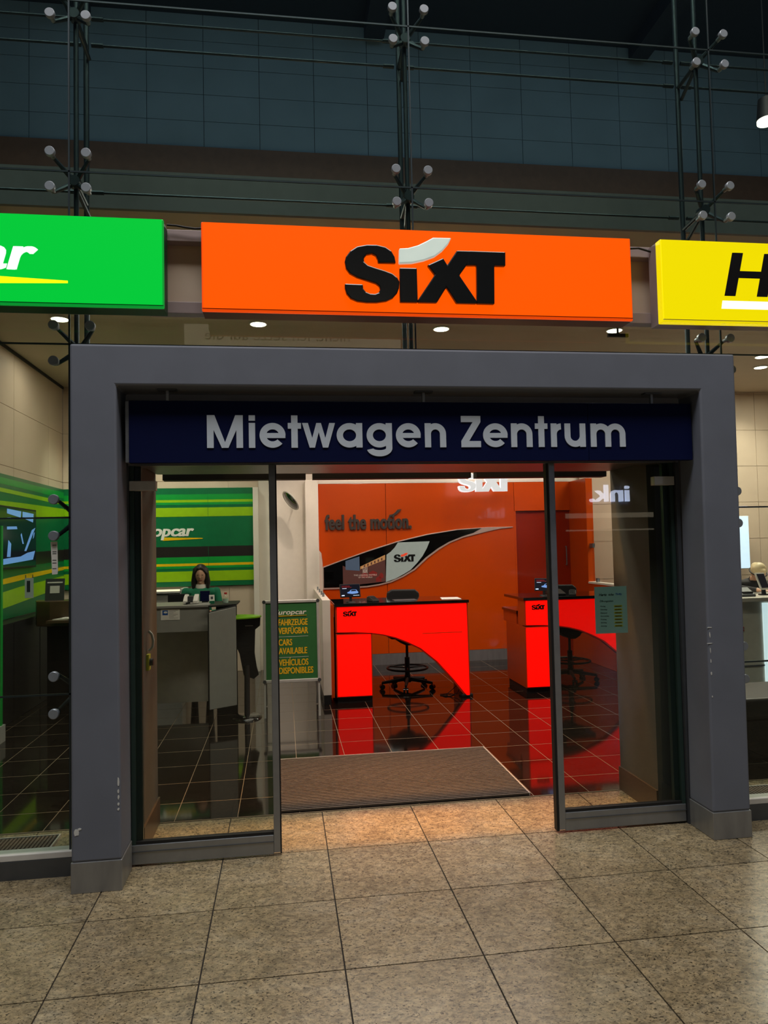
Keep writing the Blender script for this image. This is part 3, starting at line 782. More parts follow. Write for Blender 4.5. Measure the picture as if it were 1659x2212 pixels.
c1 = counter('red glowing service counter with swept arch beside the white partition')
copy_tree(c1, (2.13, 0, 0), label='red glowing service counter with swept arch behind the right glass leaf')

# office chairs behind the counters
def chair(label):
    x, y = 1.44, 8.58
    t = thing('counter_chair', label, 'chair', (x, y, 0), 'high black office chairs')
    m = MB(); m.prism([(x - .20, 0.86), (x + .205, 0.86), (x + .21, 1.02), (x + .20, 1.11), (x + .15, 1.15), (x - .14, 1.155), (x - .195, 1.12), (x - .205, 1.02)], y + .20, y + .25)
    m.obj('backrest', 'black_matt', t, bevel=.018, seg=3)
    B(x - .02, x + .02, y + .25, y + .28, .58, .98).obj('back_bar', 'black_matt', t)
    MB().prism([(x - .22, y - .2), (x + .22, y - .2), (x + .24, y + .1), (x + .19, y + .24), (x - .19, y + .24), (x - .24, y + .1)], .60, .665, 'z').obj('seat', 'black_matt', t, bevel=.02, seg=3)
    MB().prism([(x - .17, .60), (x + .12, .60), (x + .09, .55), (x + .03, .515), (x - .03, .515), (x - .10, .55)], y - .12, y + .14).obj('mechanism', 'black_matt', t)
    MB().tube([(x + .08, y, .57), (x + .24, y - .02, .58)], .008, 8).obj('lever', 'black_matt', t)
    MB().cyl((x, y, .08), (x, y, .36), .030, .030, 16).cyl((x, y, .36), (x, y, .52), .016, .016, 12).obj('gas_column', 'black_matt', t, auto=40)
    fr = MB().ring((x, y, .235), .24, .012, 36, 8)
    for a in range(3): fr.cyl((x, y, .235), (x + .24 * math.cos(a * 2.09 + .4), y + .24 * math.sin(a * 2.09 + .4), .235), .008, .008, 8)
    fr.obj('foot_ring', 'black_matt', t, smooth=True)
    MB().cyl((x, y, .07), (x, y, .15), .045, .035, 16).obj('hub', 'black_matt', t, auto=40)
    for a in range(5):
        u = a * 2 * math.pi / 5 - .55; ex, ey = x + .31 * math.cos(u), y + .31 * math.sin(u)
        lg = MB().cyl((x, y, .11), (ex, ey, .075), .026, .016, 8).obj('base_leg', 'black_matt', t, auto=40)
        px_, py_ = -math.sin(u) * .022, math.cos(u) * .022
        MB().cyl((ex - px_ * 1.3, ey - py_ * 1.3, .03), (ex - px_ * .3, ey - py_ * .3, .03), .03, .03, 14).cyl((ex + px_ * .3, ey + py_ * .3, .03), (ex + px_ * 1.3, ey + py_ * 1.3, .03), .03, .03, 14).cyl((ex, ey, .03), (ex, ey, .08), .008, .008, 8).obj('castor', 'black_gloss', lg, auto=40)
    return t
ch = chair('black high office chair with foot ring behind the left red counter')
copy_tree(ch, (2.02, -.02, 0), label='black high office chair with foot ring seen through the right glass leaf')

# monitors and small things on the counters
def tilt(cx, cy, cz, rx, rz): return Matrix.Translation((cx, cy, cz)) @ Matrix.Rotation(rz, 4, 'Z') @ Matrix.Rotation(rx, 4, 'X')
def monitor(label, cx, cy, z, rz, w=.235, h=.150):
    t = thing('tablet_display', label, 'monitor', (cx, cy, z), 'customer tablet displays')
    M = tilt(cx, cy, z + .055, math.radians(-14), rz)
    MB().box(-w / 2, w / 2, 0, .014, 0, h).xform(M).obj('case', 'black_matt', t, bevel=.004)
    MB().box(-w / 2 + .008, w / 2 - .008, -.0015, 0, .008, h - .008).xform(M).obj('screen', 'screen_dark', t)
    car = [(-.035, .045), (-.034, .057), (-.012, .063), (.008, .083), (.04, .086), (.072, .083), (.082, .066), (.092, .058), (.09, .044), (.07, .040), (.02, .036)]
    g = MB().prism(car, -.0022, -.0016).xform(M); g.obj('car_picture', 'screen_blue', t)
    MB().prism([(.006, .066), (.014, .080), (.040, .083), (.066, .079), (.072, .067)], -.0026, -.0022).xform(M).obj('car_window', 'screen_dark', t)
    pl = lambda u, w, d: tuple(M @ Vector((u, -.0016 - d, w)))
    lettering('CAR RENTAL', -.095, .0, .122, .130, pl, .0005, 'screen_red', t, 'caption', split=False)
    lettering('mobility', -.095, .02, .108, .116, pl, .0005, 'screen_red', t, 'caption', split=False)
    for u0, u1, w in ((-.09, -.04, .098), (.03, .10, .018)):
        MB().box(u0, u1, -.0021, -.0016, w, w + .004).xform(M).obj('caption', 'screen_white', t)
    k = .035 / .904
    for key in 'sixta': MB().prism([(-.085 + a * k, .022 + b * k) for a, b in SIXT[key]], -.0021, -.0016).xform(M).obj('logo_letter', 'screen_white', t)
    MB().cyl((cx, cy + .02, z + .008), (cx, cy + .02, z + .085), .016, .014, 12).obj('neck', 'black_matt', t, auto=40)
    MB().cyl((cx, cy + .02, z), (cx, cy + .02, z + .009), .055, .05, 20).obj('base', 'black_matt', t, auto=40)
    return t
monitor('tablet showing a car on the left red counter', .735, 8.08, 1.072, math.radians(10))
monitor('tablet showing a car on the right red counter, seen at the leaf edge', 3.00, 8.12, 1.072, math.radians(-28))
def card_reader(label, cx, cy, z, rz):
    t = thing('card_reader', label, 'card reader', (cx, cy, z), 'card readers on the red counters')
    M = Matrix.Translation((cx, cy, z)) @ Matrix.Rotation(rz, 4, 'Z')
    MB().prism([(-.09, 0), (.09, 0), (.085, .05), (.03, .055), (-.085, .022)], -.04, .04, 'x').xform(M).obj('body', 'black_matt', t, bevel=.006)
    MB().box(-.028, .028, .035, .07, .054, .058).xform(M).obj('display', 'device_grey', t)
    for i in range(3):
        for j in range(4):
            MB().box(-.028 + i * .02, -.014 + i * .02, -.075 + j * .024, -.060 + j * .024, .022 + j * .006, .034 + j * .007).xform(M).obj('key', 'device_grey', t)
    return t
card_reader('black card reader beside the tablet on the left red counter', .985, 8.10, 1.072, .3)
card_reader('black card reader on the right red counter behind the glass leaf', 3.33, 8.10, 1.072, -.4)
hp = thing('desk_phone', 'low black desk phone next to the right card reader', 'phone', (3.16, 8.22, 1.072))
MB().prism([(8.12, 1.072), (8.34, 1.072), (8.34, 1.13), (8.29, 1.135), (8.12, 1.092)], 3.06, 3.26, 'x').obj('body', 'black_matt', hp, bevel=.008)
MB().cyl((3.09, 8.14, 1.115), (3.09, 8.32, 1.150), .018, .018, 10).obj('handset', 'black_matt', hp, auto=40)
setp(MB().box(1.22, 1.48, 8.02, 8.22, 1.0725, 1.0775).obj('desk_pad', 'alu_dark', bevel=.002), 'grey glass pad lying in the middle of the left red counter', 'desk pad')
setp(MB().prism([(1.76, 8.03), (1.98, 8.0), (2.0, 8.28), (1.80, 8.31)], 1.0725, 1.0765, 'z').obj('paper_stack', 'paper'), 'white papers at the right end of the left red counter', 'papers')
def loop_cable(label, pts):
    setp(MB().tube(pts, .004, 6).obj('cable', 'rubber', auto=60), label, 'cable')
loop_cable('tangled black cable on the floor by the arch tip', [(1.96, 8.12, .12), (1.88, 8.10, .06), (1.80, 8.08, .006), (1.74, 8.02, .005), (1.76, 7.96, .005), (1.84, 8.0, .005), (1.88, 8.06, .005), (1.82, 8.12, .005), (1.73, 8.1, .005), (1.72, 8.04, .005), (1.80, 7.97, .005), (1.90, 7.99, .03), (1.95, 8.06, .08)])

# ------------------------------------------------------------------ orange wall graphics
wl = thing('slogan_lettering', 'mirror polished slogan letters mounted on the orange wall', 'lettering', (1.2, 10.28, 1.93))
lettering('feel the motion.', .585, 1.835, 1.935, 2.150, on_y(10.30), .025, 'chrome_letter', wl, fat=.028, offset=.022, ref=(0, .73), spacing=1.06)
MB().prism([(1.565 + a * .42, 2.14 + b * .42) for a, b in [(-.12, -.02), (0, .0), (.10, .07), (.16, .15), (.30, .17), (.24, .09), (.14, .0), (0, -.07), (-.12, -.1)]], 10.275, 10.30).obj('accent', 'chrome_letter', wl)
dsp = thing('display_screen', 'leaf shaped black display with pale trim set in the orange wall', 'display', (1.8, 10.27, 1.1))
top = [(.54, 1.405), (.824, 1.503), (1.186, 1.623), (1.621, 1.75), (2.062, 1.845), (2.507, 1.906), (2.956, 1.928), (3.346, 1.930)]
bot = [(3.346, 1.918), (3.15, 1.902), (2.954, 1.863), (2.593, 1.782), (2.40, 1.71), (2.232, 1.616), (2.053, 1.491), (1.873, 1.332), (1.696, 1.234), (1.521, 1.162), (1.35, 1.125), (1.175, 1.103), (.833, 1.090), (.54, 1.090)]
MB().prism(top + bot, 10.284, 10.30).obj('trim', 'swoosh_trim', dsp, bevel=.002)
def inset(pts, d):
    n = len(pts); out = []
    for i in range(n):
        a = Vector(pts[i - 1]); b = Vector(pts[i]); c = Vector(pts[(i + 1) % n])
        e1 = (b - a).normalized(); e2 = (c - b).normalized()
        nn = Vector((e1.y, -e1.x)) + Vector((e2.y, -e2.x)); nn = nn.normalized() if nn.length > 1e-6 else Vector((e1.y, -e1.x))
        out.append(tuple(b + nn * d))
    return out
topi = [(.56, 1.398), (.824, 1.489), (1.186, 1.609), (1.621, 1.736), (2.062, 1.832), (2.507, 1.894), (2.87, 1.915)]
boti = [(2.75, 1.85), (2.58, 1.802), (2.38, 1.727), (2.212, 1.636), (2.033, 1.511), (1.855, 1.352), (1.685, 1.256), (1.513, 1.185), (1.345, 1.149), (1.172, 1.127), (.833, 1.114), (.56, 1.114)]
MB().prism(topi + boti, 10.281, 10.285).obj('glass_face', 'display_black', dsp)
silv = [(1.443, 1.172), (1.46, 1.56), (1.52, 1.60), (1.58, 1.66), (1.63, 1.732), (2.094, 1.740), (2.05, 1.64), (1.983, 1.527), (1.90, 1.43), (1.804, 1.334), (1.70, 1.275), (1.58, 1.215)]
MB().prism(silv, 10.2795, 10.281).obj('silver_panel', 'display_grey', dsp)
MB().prism([(.83, 1.13), (1.44, 1.178), (1.44, 1.50), (1.30, 1.46), (1.10, 1.36), (.95, 1.36), (.83, 1.42)], 10.2798, 10.281).obj('photo_panel', 'display_photo', dsp)
MB().prism([(.87, 1.36), (1.07, 1.34), (1.07, 1.545), (.87, 1.485)], 10.2793, 10.2798).obj('photo_sky', 'display_sky', dsp)
MB().prism([(1.08, 1.36), (1.44, 1.49), (1.44, 1.56), (1.08, 1.40)], 10.2793, 10.2798).obj('photo_facade', 'display_tan', dsp)
for i in range(6):
    x = 1.13 + i * .05; z = 1.375 + i * .019
    MB().prism([(x, z + .008), (x + .02, z + .015), (x + .02, z + .05), (x, z + .042)], 10.2789, 10.2793).obj('photo_window', 'display_photo', dsp)
for (x, z, w) in ((1.14, 1.28, .10), (1.26, 1.30, .12), (1.38, 1.27, .06), (1.34, 1.22, .08)):
    MB().prism([(x - w / 2, z - .04), (x + w / 2, z - .04), (x + w / 2, z + .01), (x, z + .04), (x - w / 2, z + .01)], 10.2789, 10.2793).obj('photo_roof', 'display_roof', dsp)
lettering('THE LEADING HOTELS', .985, 1.315, 1.268, 1.290, on_y(10.2788), .0004, 'poster_white', dsp, 'caption', split=False)
lettering('OF THE WORLD', 1.05, 1.25, 1.238, 1.257, on_y(10.2788), .0004, 'poster_white', dsp, 'caption', split=False)
for pg in (rect(1.115, 1.122, 1.305, 1.395), rect(1.172, 1.179, 1.305, 1.395), rect(1.115, 1.179, 1.345, 1.352), rect(1.143, 1.15, 1.352, 1.395), rect(1.143, 1.165, 1.372, 1.378), [(1.125, 1.34), (1.131, 1.34), (1.141, 1.31), (1.135, 1.305)], [(1.147, 1.335), (1.141, 1.31), (1.135, 1.31), (1.147, 1.345)], [(1.147, 1.345), (1.159, 1.31), (1.153, 1.305), (1.146, 1.335)], [(1.163, 1.34), (1.169, 1.34), (1.159, 1.31), (1.154, 1.31)]):
    MB().prism(pg, 10.2784, 10.2788).obj('emblem_stroke', 'poster_white', dsp)
sixt_logo(dsp, 1.72, 1.515, .31, 10.275, 10.2795, 'ink', 'accent_red')

# suspended white logo
hs = thing('hanging_sign', 'white glowing logo letters hanging in front of the orange wall', 'sign', (2.82, 9.9, 2.42))
k = .75 / .904
for key in 'sixta':
    pg = [(2.82 + a * k, 2.572 + b * k) for a, b in SIXT[key]]
    b_ = MB().prism(pg, 9.86, 9.95).obj('accent' if key == 'a' else 'letter', 'hang_edge', hs)
    MB().prism(inset(pg, -.008), 9.855, 9.86).obj('lit_face', 'hang_white', b_)
for x in (2.55, 3.10): MB().cyl((x, 9.91, 2.66), (x, 9.91, 3.95), .008, .008, 8).obj('hanger', 'steel', hs)

# convex mirror on the beige wall
cm = thing('convex_mirror', 'round convex mirror mounted high on the beige wall', 'mirror', (.13, 10.0, 2.17))
Mm = Matrix.Translation((.105, 9.93, 2.33)) @ Matrix.Rotation(math.radians(-24), 4, 'Y') @ Matrix.Rotation(math.radians(-70), 4, 'Z') @ Matrix.Rotation(math.radians(14), 4, 'X')
MB().lathe((0, 0, 0), [(0, -.03), (.05, -.028), (.10, -.018), (.145, 0)], 28, (0, 1, 0)).xform(Mm).obj('mirror_glass', 'black_gloss', cm, smooth=True)
MB().ring((0, .004, 0), .148, .010, 32, 8, (0, 1, 0)).xform(Mm).obj('rim', 'silver', cm, smooth=True)
MB().lathe((0, 0, 0), [(.146, .004), (.10, .03), (0, .035)], 28, (0, 1, 0)).xform(Mm).obj('back', 'device_white', cm, smooth=True)
MB().cyl(tuple(Mm @ Vector((0, .03, 0))), (.16, 10.30, 2.30), .010, .010, 8).obj('bracket', 'steel', cm)

# ------------------------------------------------------------------ A-board
ab = thing('pavement_sign', 'green poster A board with silver frame and yellow lettering', 'A-board', (.065, 7.5, 0))
def yb(z): return 7.40 + (z) * .10       # the board leans back
def strip(name, x0, x1, z0, z1, t0, t1, m, bevel=0.0):
    v = [(x0, yb(z0) + t0, z0), (x1, yb(z0) + t0, z0), (x1, yb(z0) + t1, z0), (x0, yb(z0) + t1, z0), (x0, yb(z1) + t0, z1), (x1, yb(z1) + t0, z1), (x1, yb(z1) + t1, z1), (x0, yb(z1) + t1, z1)]
    return MB().add(v, [(3, 2, 1, 0), (4, 5, 6, 7), (0, 1, 5, 4), (1, 2, 6, 5), (2, 3, 7, 6), (3, 0, 4, 7)]).obj(name, m, ab, bevel=bevel)
strip('poster', -.20, .335, .36, 1.135, 0, .01, 'poster_green')
strip('frame_rail', -.215, .352, 1.130, 1.160, -.012, .016, 'silver', .005)
strip('frame_rail', -.215, .352, .338, .370, -.012, .016, 'silver', .005)
for x in (-.215, .326):
    strip('frame_rail', x, x + .026, .35, 1.15, -.012, .016, 'silver', .005)
    strip('leg', x + .003, x + .022, .0, .34, -.004, .014, 'silver')
    v = MB().cyl((x + .012, yb(1.14) + .03, 1.14), (x + .012, 7.95, 0.01), .010, .010, 8); v.obj('rear_leg', 'silver', ab, auto=40)
for x in (-.205, .342):
    for z in (1.145, .354): MB().cyl((x, yb(z) - .016, z), (x, yb(z) + .01, z), .018, .018, 12).obj('corner_cap', 'device_grey', ab)
MB().cyl((-.20, 7.80, .36), (.34, 7.80, .36), .008, .008, 8).obj('cross_bar', 'silver', ab)
pl = lambda u, w, d: (u, yb(w) - .0005 - d, w)
lettering('Europcar', -.105, .225, 1.015 - .001, 1.050, pl, .001, 'poster_white', ab, 'caption', offset=.02, shear=.2, ref=(0, .53), split=False)
MB().prism([(-.10, .995), (.225, .999), (.225, 1.003), (-.10, 1.003)], 7.49, 7.4945).obj('caption_rule', 'poster_yellow', ab)
for tx, x1, z0 in (('FAHRZEUGE', .235, .905), ('VERFÜGBAR', .238, .820), ('CARS', .075, .705), ('AVAILABLE', .225, .620), ('VEHÍCULOS', .235, .505), ('DISPONIBLES', .283, .425)):
    lettering(tx, -.062, x1, z0, z0 + .062, pl, .001, 'poster_yellow', ab, fat=.02, offset=.012, ref=(0, .70), split=True)
for z in (.79, .585): strip('caption_rule', -.062, .238, z, z + .003, -.0015, 0, 'poster_white')

# ------------------------------------------------------------------ green shop on the left
gp = thing('graphic_panel', 'green striped brand panel on the back wall behind the grey desk', 'wall panel', (-1.7, 10.27, 1.2))
B(-2.945, -.412, 10.27, 10.298, 1.19, 2.545).obj('backing', 'eu_dark', gp)
zz = lambda q: 2.545 - (q - 360) * 1.345 / 1005
for q0, q1, mm in ((425, 482, 'eu_mid'), (482, 508, 'eu_lime'), (508, 533, 'eu_mid'), (563, 655, 'eu_lime'), (965, 1072, 'eu_black'), (1072, 1138, 'eu_mid'), (1138, 1164, 'eu_yellow'), (1164, 1190, 'eu_mid'), (1218, 1322, 'eu_lime')):
    B(-2.944, -.412, 10.268, 10.2702, zz(q1), zz(q0)).obj('stripe', mm, gp)
B(-1.028, -1.024, 10.2675, 10.2679, 1.19, 2.545).obj('seam', 'eu_dark', gp)
lettering('Europcar', -2.10, -1.215, 1.885, 2.0, on_y(10.2698), .004, 'eu_text', gp, fat=.022, offset=.018, shear=.22, ref=(0, .53))
MB().prism([(-1.64, 1.822), (-1.10, 1.842), (-1.10, 1.852), (-1.63, 1.868)], 10.266, 10.2698).obj('underline', 'eu_yellow', gp)
setp(B(-.41, -.335, 10.18, 10.3, 0, 2.54).obj('trim_2', 'white_wall', bevel=.004), 'slim white upright at the right end of the green striped panel', 'trim', kind='structure')
# striped panel on the side wall
gs = thing('graphic_panel', 'green striped brand panel on the side wall behind the left glass', 'wall panel', (-2.93, 8.9, 1.2))
B(-2.949, -2.925, 6.4, 10.262, 1.0, 2.54).obj('backing', 'eu_dark', gs)
def sstripe(z0a, z1a, z0b, z1b, mm):
    MB().prism([(6.4, z0a), (10.26, z0b), (10.26, z1b), (8.6, (z1b + (z1a - z1b) * .3)), (6.4, z1a)], -2.925, -2.923, 'x').obj('stripe', mm, gs)
sstripe(2.36, 2.40, 2.33, 2.38, 'eu_lime'); sstripe(2.05, 2.22, 2.15, 2.28, 'eu_lime'); sstripe(1.50, 1.62, 1.58, 1.73, 'eu_black')
sstripe(1.30, 1.34, 1.46, 1.50, 'eu_yellow'); sstripe(1.02, 1.18, 1.24, 1.38, 'eu_lime'); sstripe(2.44, 2.50, 2.42, 2.50, 'eu_mid')
tv = thing('television', 'dark television with blue shapes on the green side wall', 'screen', (-2.9, 8.5, 1.55))
B(-2.923, -2.88, 7.7, 9.02, 1.53, 2.20).obj('case', 'black_matt', tv, bevel=.006)
B(-2.88, -2.878, 7.72, 9.0, 1.55, 2.18).obj('screen', 'screen_dark', tv)
for pg in ([(8.0, 1.58), (8.9, 1.62), (8.97, 1.72), (8.72, 1.70), (8.5, 1.66), (8.2, 1.65), (8.0, 1.64)], [(8.62, 1.72), (8.68, 1.72), (8.98, 1.99), (8.86, 1.96)], [(8.1, 1.95), (8.4, 1.96), (8.38, 1.99), (8.1, 1.98)], [(8.50, 1.90), (8.56, 1.80), (8.60, 1.80), (8.53, 1.92)], [(8.1, 1.66), (8.2, 1.66), (8.22, 1.80), (8.14, 1.84)], [(8.90, 1.86), (8.93, 1.88), (8.96, 1.94), (8.92, 1.92)], [(8.1, 2.12), (8.5, 2.09), (8.52, 2.16), (8.1, 2.17)], [(8.56, 2.09), (8.9, 2.05), (8.92, 2.15), (8.56, 2.16)]):
    MB().prism(pg, -2.878, -2.877, 'x').obj('picture_shape', 'screen_blue', tv)

# grey desk with the clerk
dk = thing('reception_desk', 'grey reception desk in front of the green striped panel', 'desk', (-1.3, 8.2, 0))
B(-1.90, -.728, 7.30, 7.35, .895, 1.130).obj('front_panel', 'grey_desk', dk, bevel=.004)
B(-1.90, -.728, 7.285, 7.80, 1.130, 1.155).obj('counter_top', 'grey_desk', dk, bevel=.004)
B(-1.90, -.60, 7.80, 9.0, .885, .91).obj('work_top', 'grey_dark', dk)
B(-1.90, -.80, 7.815, 7.84, .115, .885).obj('modesty_panel', 'desk_white', dk)
for x in (-1.88, -.66):
    B(x, x + .05, 7.78, 8.90, 0, .885).obj('side_frame', 'black_matt', dk)
MB().add([(-.722, 7.185, .155), (-.472, 7.30, .165), (-.472, 7.318, .165), (-.722, 7.205, .155), (-.722, 7.185, 1.085), (-.472, 7.30, 1.128), (-.472, 7.318, 1.128), (-.722, 7.205, 1.085)],
         [(3, 2, 1, 0), (4, 5, 6, 7), (0, 1, 5, 4), (1, 2, 6, 5), (2, 3, 7, 6), (3, 0, 4, 7)]).obj('wing_panel', 'grey_desk', dk, bevel=.006)
MB().tube([(-.726, 7.195, .16), (-.726, 7.195, 1.06), (-.712, 7.198, 1.09), (-.470, 7.309, 1.133)], .006, 8).obj('wing_edge', 'rubber', dk, auto=50)
MB().prism([(-.728, 7.21), (-.468, 7.325), (-.460, 7.80), (-.728, 7.80)], 1.134, 1.150, 'z').obj('wing_top', 'black_matt', dk)
B(-.70, -.49, 7.70, 7.74, .0, 1.134).obj('wing_post', 'black_matt', dk)
KD = .882
def dx_(x): return x * KD
def dz_(z): return 1.7 + (z - 1.7) * KD
nt_ = thing('desk_notice', 'white notice with blue picture stuck on the grey desk', 'notice', (-1.09, 7.297, 1.02))
B(-1.186, -1.008, 7.2975, 7.2997, 1.018, 1.122).obj('sheet', 'paper', nt_)
B(-1.172, -1.120, 7.2968, 7.2975, 1.065, 1.112).obj('picture', 'ink_blue', nt_)
MB().ball((-1.142, 7.2966, 1.092), .018, .0006, .010, 12, 6).obj('picture_cloud', 'paper', nt_)
for i in range(7): B(-1.108, -1.025 - .02 * (i % 3), 7.2968, 7.2975, 1.108 - i * .0125, 1.1105 - i * .0125).obj('text_line', 'device_grey', nt_)
mo = thing('desk_monitor', 'black monitor seen from behind on the grey desk', 'monitor', (-1.22, 8.6, .91))
B(-1.32, -1.10, 8.60, 8.63, .98, 1.19).obj('case', 'black_matt', mo, bevel=.006)
B(-1.25, -1.20, 8.61, 8.64, .92, 1.0).obj('neck', 'black_matt', mo); B(-1.31, -1.14, 8.58, 8.72, .911, .925).obj('base', 'black_matt', mo)
ps = thing('document_scanner', 'white passport scanner with raised side wings on the grey desk', 'scanner', (-.92, 7.5, 1.156))
B(-.985, -.855, 7.40, 7.54, 1.156, 1.172).obj('base', 'device_white', ps, bevel=.006)
for x0, x1 in ((-.99, -.948), (-.895, -.848)):
    MB().prism([(7.39, 1.160), (7.54, 1.160), (7.54, 1.248), (7.46, 1.228), (7.39, 1.19)], x0, x1, 'x').obj('wing', 'device_white', ps, bevel=.006)
B(-.948, -.895, 7.42, 7.53, 1.172, 1.232).obj('slot', 'device_grey', ps)
MB().cyl((-.96, 7.385, 1.166), (-.92, 7.385, 1.176), .010, .010, 10).obj('roller', 'black_matt', ps)
mo = thing('desk_monitor', 'dark blue screen back beside the white scanner', 'monitor', (-.84, 7.7, 1.156))
B(-.850, -.752, 7.62, 7.64, 1.165, 1.272).obj('case', 'black_matt', mo, bevel=.004)
B(-.847, -.755, 7.6188, 7.6202, 1.168, 1.269).obj('rear_cover', 'navy', mo); B(-.83, -.77, 7.60, 7.68, 1.156, 1.166).obj('base', 'black_matt', mo)
cd = thing('card_stand', 'small white card standing on the grey desk', 'card', (-.72, 7.5, 1.156))
MB().box(-.026, .026, 0, .003, .022, .09).xform(tilt(-.716, 7.46, 1.15, math.radians(-12), .15)).obj('card', 'paper', cd)
B(-.740, -.692, 7.45, 7.49, 1.150, 1.178).obj('holder', 'sweater_green', cd)
MB().box(-.012, .012, -.001, 0, .045, .072).xform(tilt(-.716, 7.46, 1.15, math.radians(-12), .15)).obj('print', 'device_grey', cd)
bt = thing('water_bottle', 'clear water bottle with red cap on the grey desk', 'bottle', (-.585, 7.5, 1.15))
MB().lathe((-.585, 7.5, 1.15), [(0, 0), (.028, 0), (.031, .01), (.031, .052), (.026, .07), (.015, .084), (.012, .09), (0, .09)], 18).obj('body', 'clear_screen', bt, smooth=True)
MB().lathe((-.585, 7.5, 1.240), [(0, 0), (.014, 0), (.014, .016), (0, .016)], 14).obj('cap', 'bottle_cap', bt, auto=40)
MB().lathe((-.585, 7.5, 1.152), [(0, 0), (.027, 0), (.028, .042), (0, .042)], 16).obj('label_band', 'bottle_glass', bt, auto=40)
dr = thing('steel_cabinet', 'steel cabinet with lit top strip below the green striped panel', 'cabinet', (-1.75, 10.1, 0))
B(-2.3, -1.35, 9.95, 10.29, 0, 1.11).obj('body', 'silver', dr, bevel=.005)
B(-2.3, -1.35, 9.90, 10.29, 1.125, 1.15).obj('shelf', 'silver', dr)
B(-2.3, -1.37, 9.91, 9.95, 1.150, 1.172).obj('light_strip', 'strip_glow', dr)
B(-1.36, -1.30, 9.90, 10.28, 1.05, 1.18).obj('bracket', 'device_white', dr)

# green standing table, partly behind the desk's wing panel
gt = thing('standing_table', 'high table with lime green top and black stem by the A board', 'table', (-.40, 7.55, 0))
MB().prism([(-.58 + .345 * math.cos(a * .2618) * (1 if math.cos(a * .2618) > 0 else .3), 7.62 + .20 * math.sin(a * .2618)) for a in range(24)], .985, 1.003, 'z').obj('table_top', 'table_green', gt, bevel=.004)
MB().prism([(-.60, .985), (-.245, .985), (-.25, .90), (-.30, .86), (-.31, .62), (-.29, .48), (-.27, .40), (-.32, .36), (-.42, .40), (-.46, .62), (-.56, .86)], 7.60, 7.66).obj('skirt', 'black_matt', gt)
B(-.40, -.32, 7.594, 7.60, .90, .905).obj('handle', 'silver', gt)
MB().cyl((-.385, 7.50, .02), (-.385, 7.60, .50), .028, .028, 16).obj('stem', 'black_matt', gt, auto=40)
MB().lathe((-.385, 7.47, 0), [(0, .03), (.12, .028), (.145, .012), (.15, 0), (0, 0)], 32).obj('base', 'black_gloss', gt, auto=50)

# brown counter at far left
bc = thing('display_counter', 'dark brown curved counter behind the left glass front', 'counter', (-2.2, 8.3, 0))
MB().prism([(-2.72, 8.5), (-2.66, 8.34), (-2.50, 8.26), (-2.0, 8.26), (-2.0, 8.56), (-2.7, 8.56)], .90, 1.17, 'z').obj('fascia', 'brown_counter', bc, bevel=.006)
B(-2.60, -2.02, 8.50, 8.54, .0, .90).obj('back_panel', 'black_matt', bc)
MB().cyl((-2.28, 8.33, 0), (-2.28, 8.33, .90), .028, .028, 14).obj('leg', 'brown_counter', bc, auto=40)
B(-2.46, -2.05, 8.0, 8.27, .958, .984).obj('ledge', 'brown_counter', bc)
pp = thing('paper_tray', 'white papers sticking out on the left beside the concrete frame', 'papers', (-2.25, 8.2, .98))
MB().prism([(-2.42, 8.08), (-2.2, 8.05), (-2.1, 8.24), (-2.38, 8.25)], .985, .992, 'z').obj('sheet', 'paper', pp)
MB().prism([(-2.36, 8.10), (-2.18, 8.02), (-2.1, 8.22), (-2.34, 8.25)], .993, 1.0, 'z').obj('sheet', 'paper', pp)
cd = thing('notice_stand', 'dark square notice standing on the brown counter', 'notice', (-2.5, 8.4, 1.17))
MB().box(-.10, .10, 0, .01, 0, .24).xform(tilt(-2.50, 8.42, 1.17, math.radians(-8), 0)).obj('panel', 'device_grey', cd)
MB().box(-.05, .05, -.002, 0, .08, .16).xform(tilt(-2.50, 8.42, 1.17, math.radians(-8), 0)).obj('print', 'paper', cd)
MB().box(-.08, .08, -.002, 0, .19, .205).xform(tilt(-2.50, 8.42, 1.17, math.radians(-8), 0)).obj('print_line', 'paper', cd)
lp = thing('frame_panel', 'slim green upright board at the left picture edge', 'board', (-2.6, 7.0, 0))
B(-2.90, -2.535, 7.0, 7.04, .15, 1.95).obj('board', 'eu_mid', lp); B(-2.91, -2.525, 6.96, 7.08, 0, .15).obj('foot', 'silver', lp)

lc = thing('low_cabinet', 'long black low cabinet along the green side wall', 'cabinet', (-2.75, 8.8, 0))
B(-2.92, -2.74, 7.2, 10.25, 0, .995).obj('body', 'black_matt', lc, bevel=.004)
for y in (7.9, 8.7, 9.5): B(-2.74, -2.735, y, y + .004, .05, .98).obj('door_gap', 'rubber', lc)
# stickers on the glass
st = thing('glass_sticker', 'long pale receipt strip stuck under a bolt on the left glass', 'sticker', (-1.217, 4.098, 1.58))
MB().prism([(-1.236, 1.756), (-1.201, 1.757), (-1.198, 1.60), (-1.200, 1.582), (-1.228, 1.580), (-1.231, 1.66)], 4.0975, 4.0995).obj('strip', 'paper', st)
for z in (1.735, 1.70, 1.69, 1.655, 1.64, 1.61): B(-1.226, -1.206, 4.097, 4.0975, z, z + .004).obj('print_line', 'device_grey', st)
st = thing('glass_sticker', 'small white notice hung on the left glass above the brown counter', 'sticker', (-1.35, 4.118, 1.46))
B(-1.372, -1.328, 4.116, 4.118, 1.458, 1.565).obj('sheet', 'paper', st); B(-1.362, -1.345, 4.1155, 4.116, 1.49, 1.55).obj('print', 'device_grey', st)
for x in (-1.368, -1.332): B(x - .002, x + .002, 4.116, 4.118, 1.565, 1.582).obj('hook', 'steel', st)
nt_ = thing('hours_notice', 'pale blue opening hours notice on the right glass leaf', 'notice', (1.95, 4.156, 1.14))
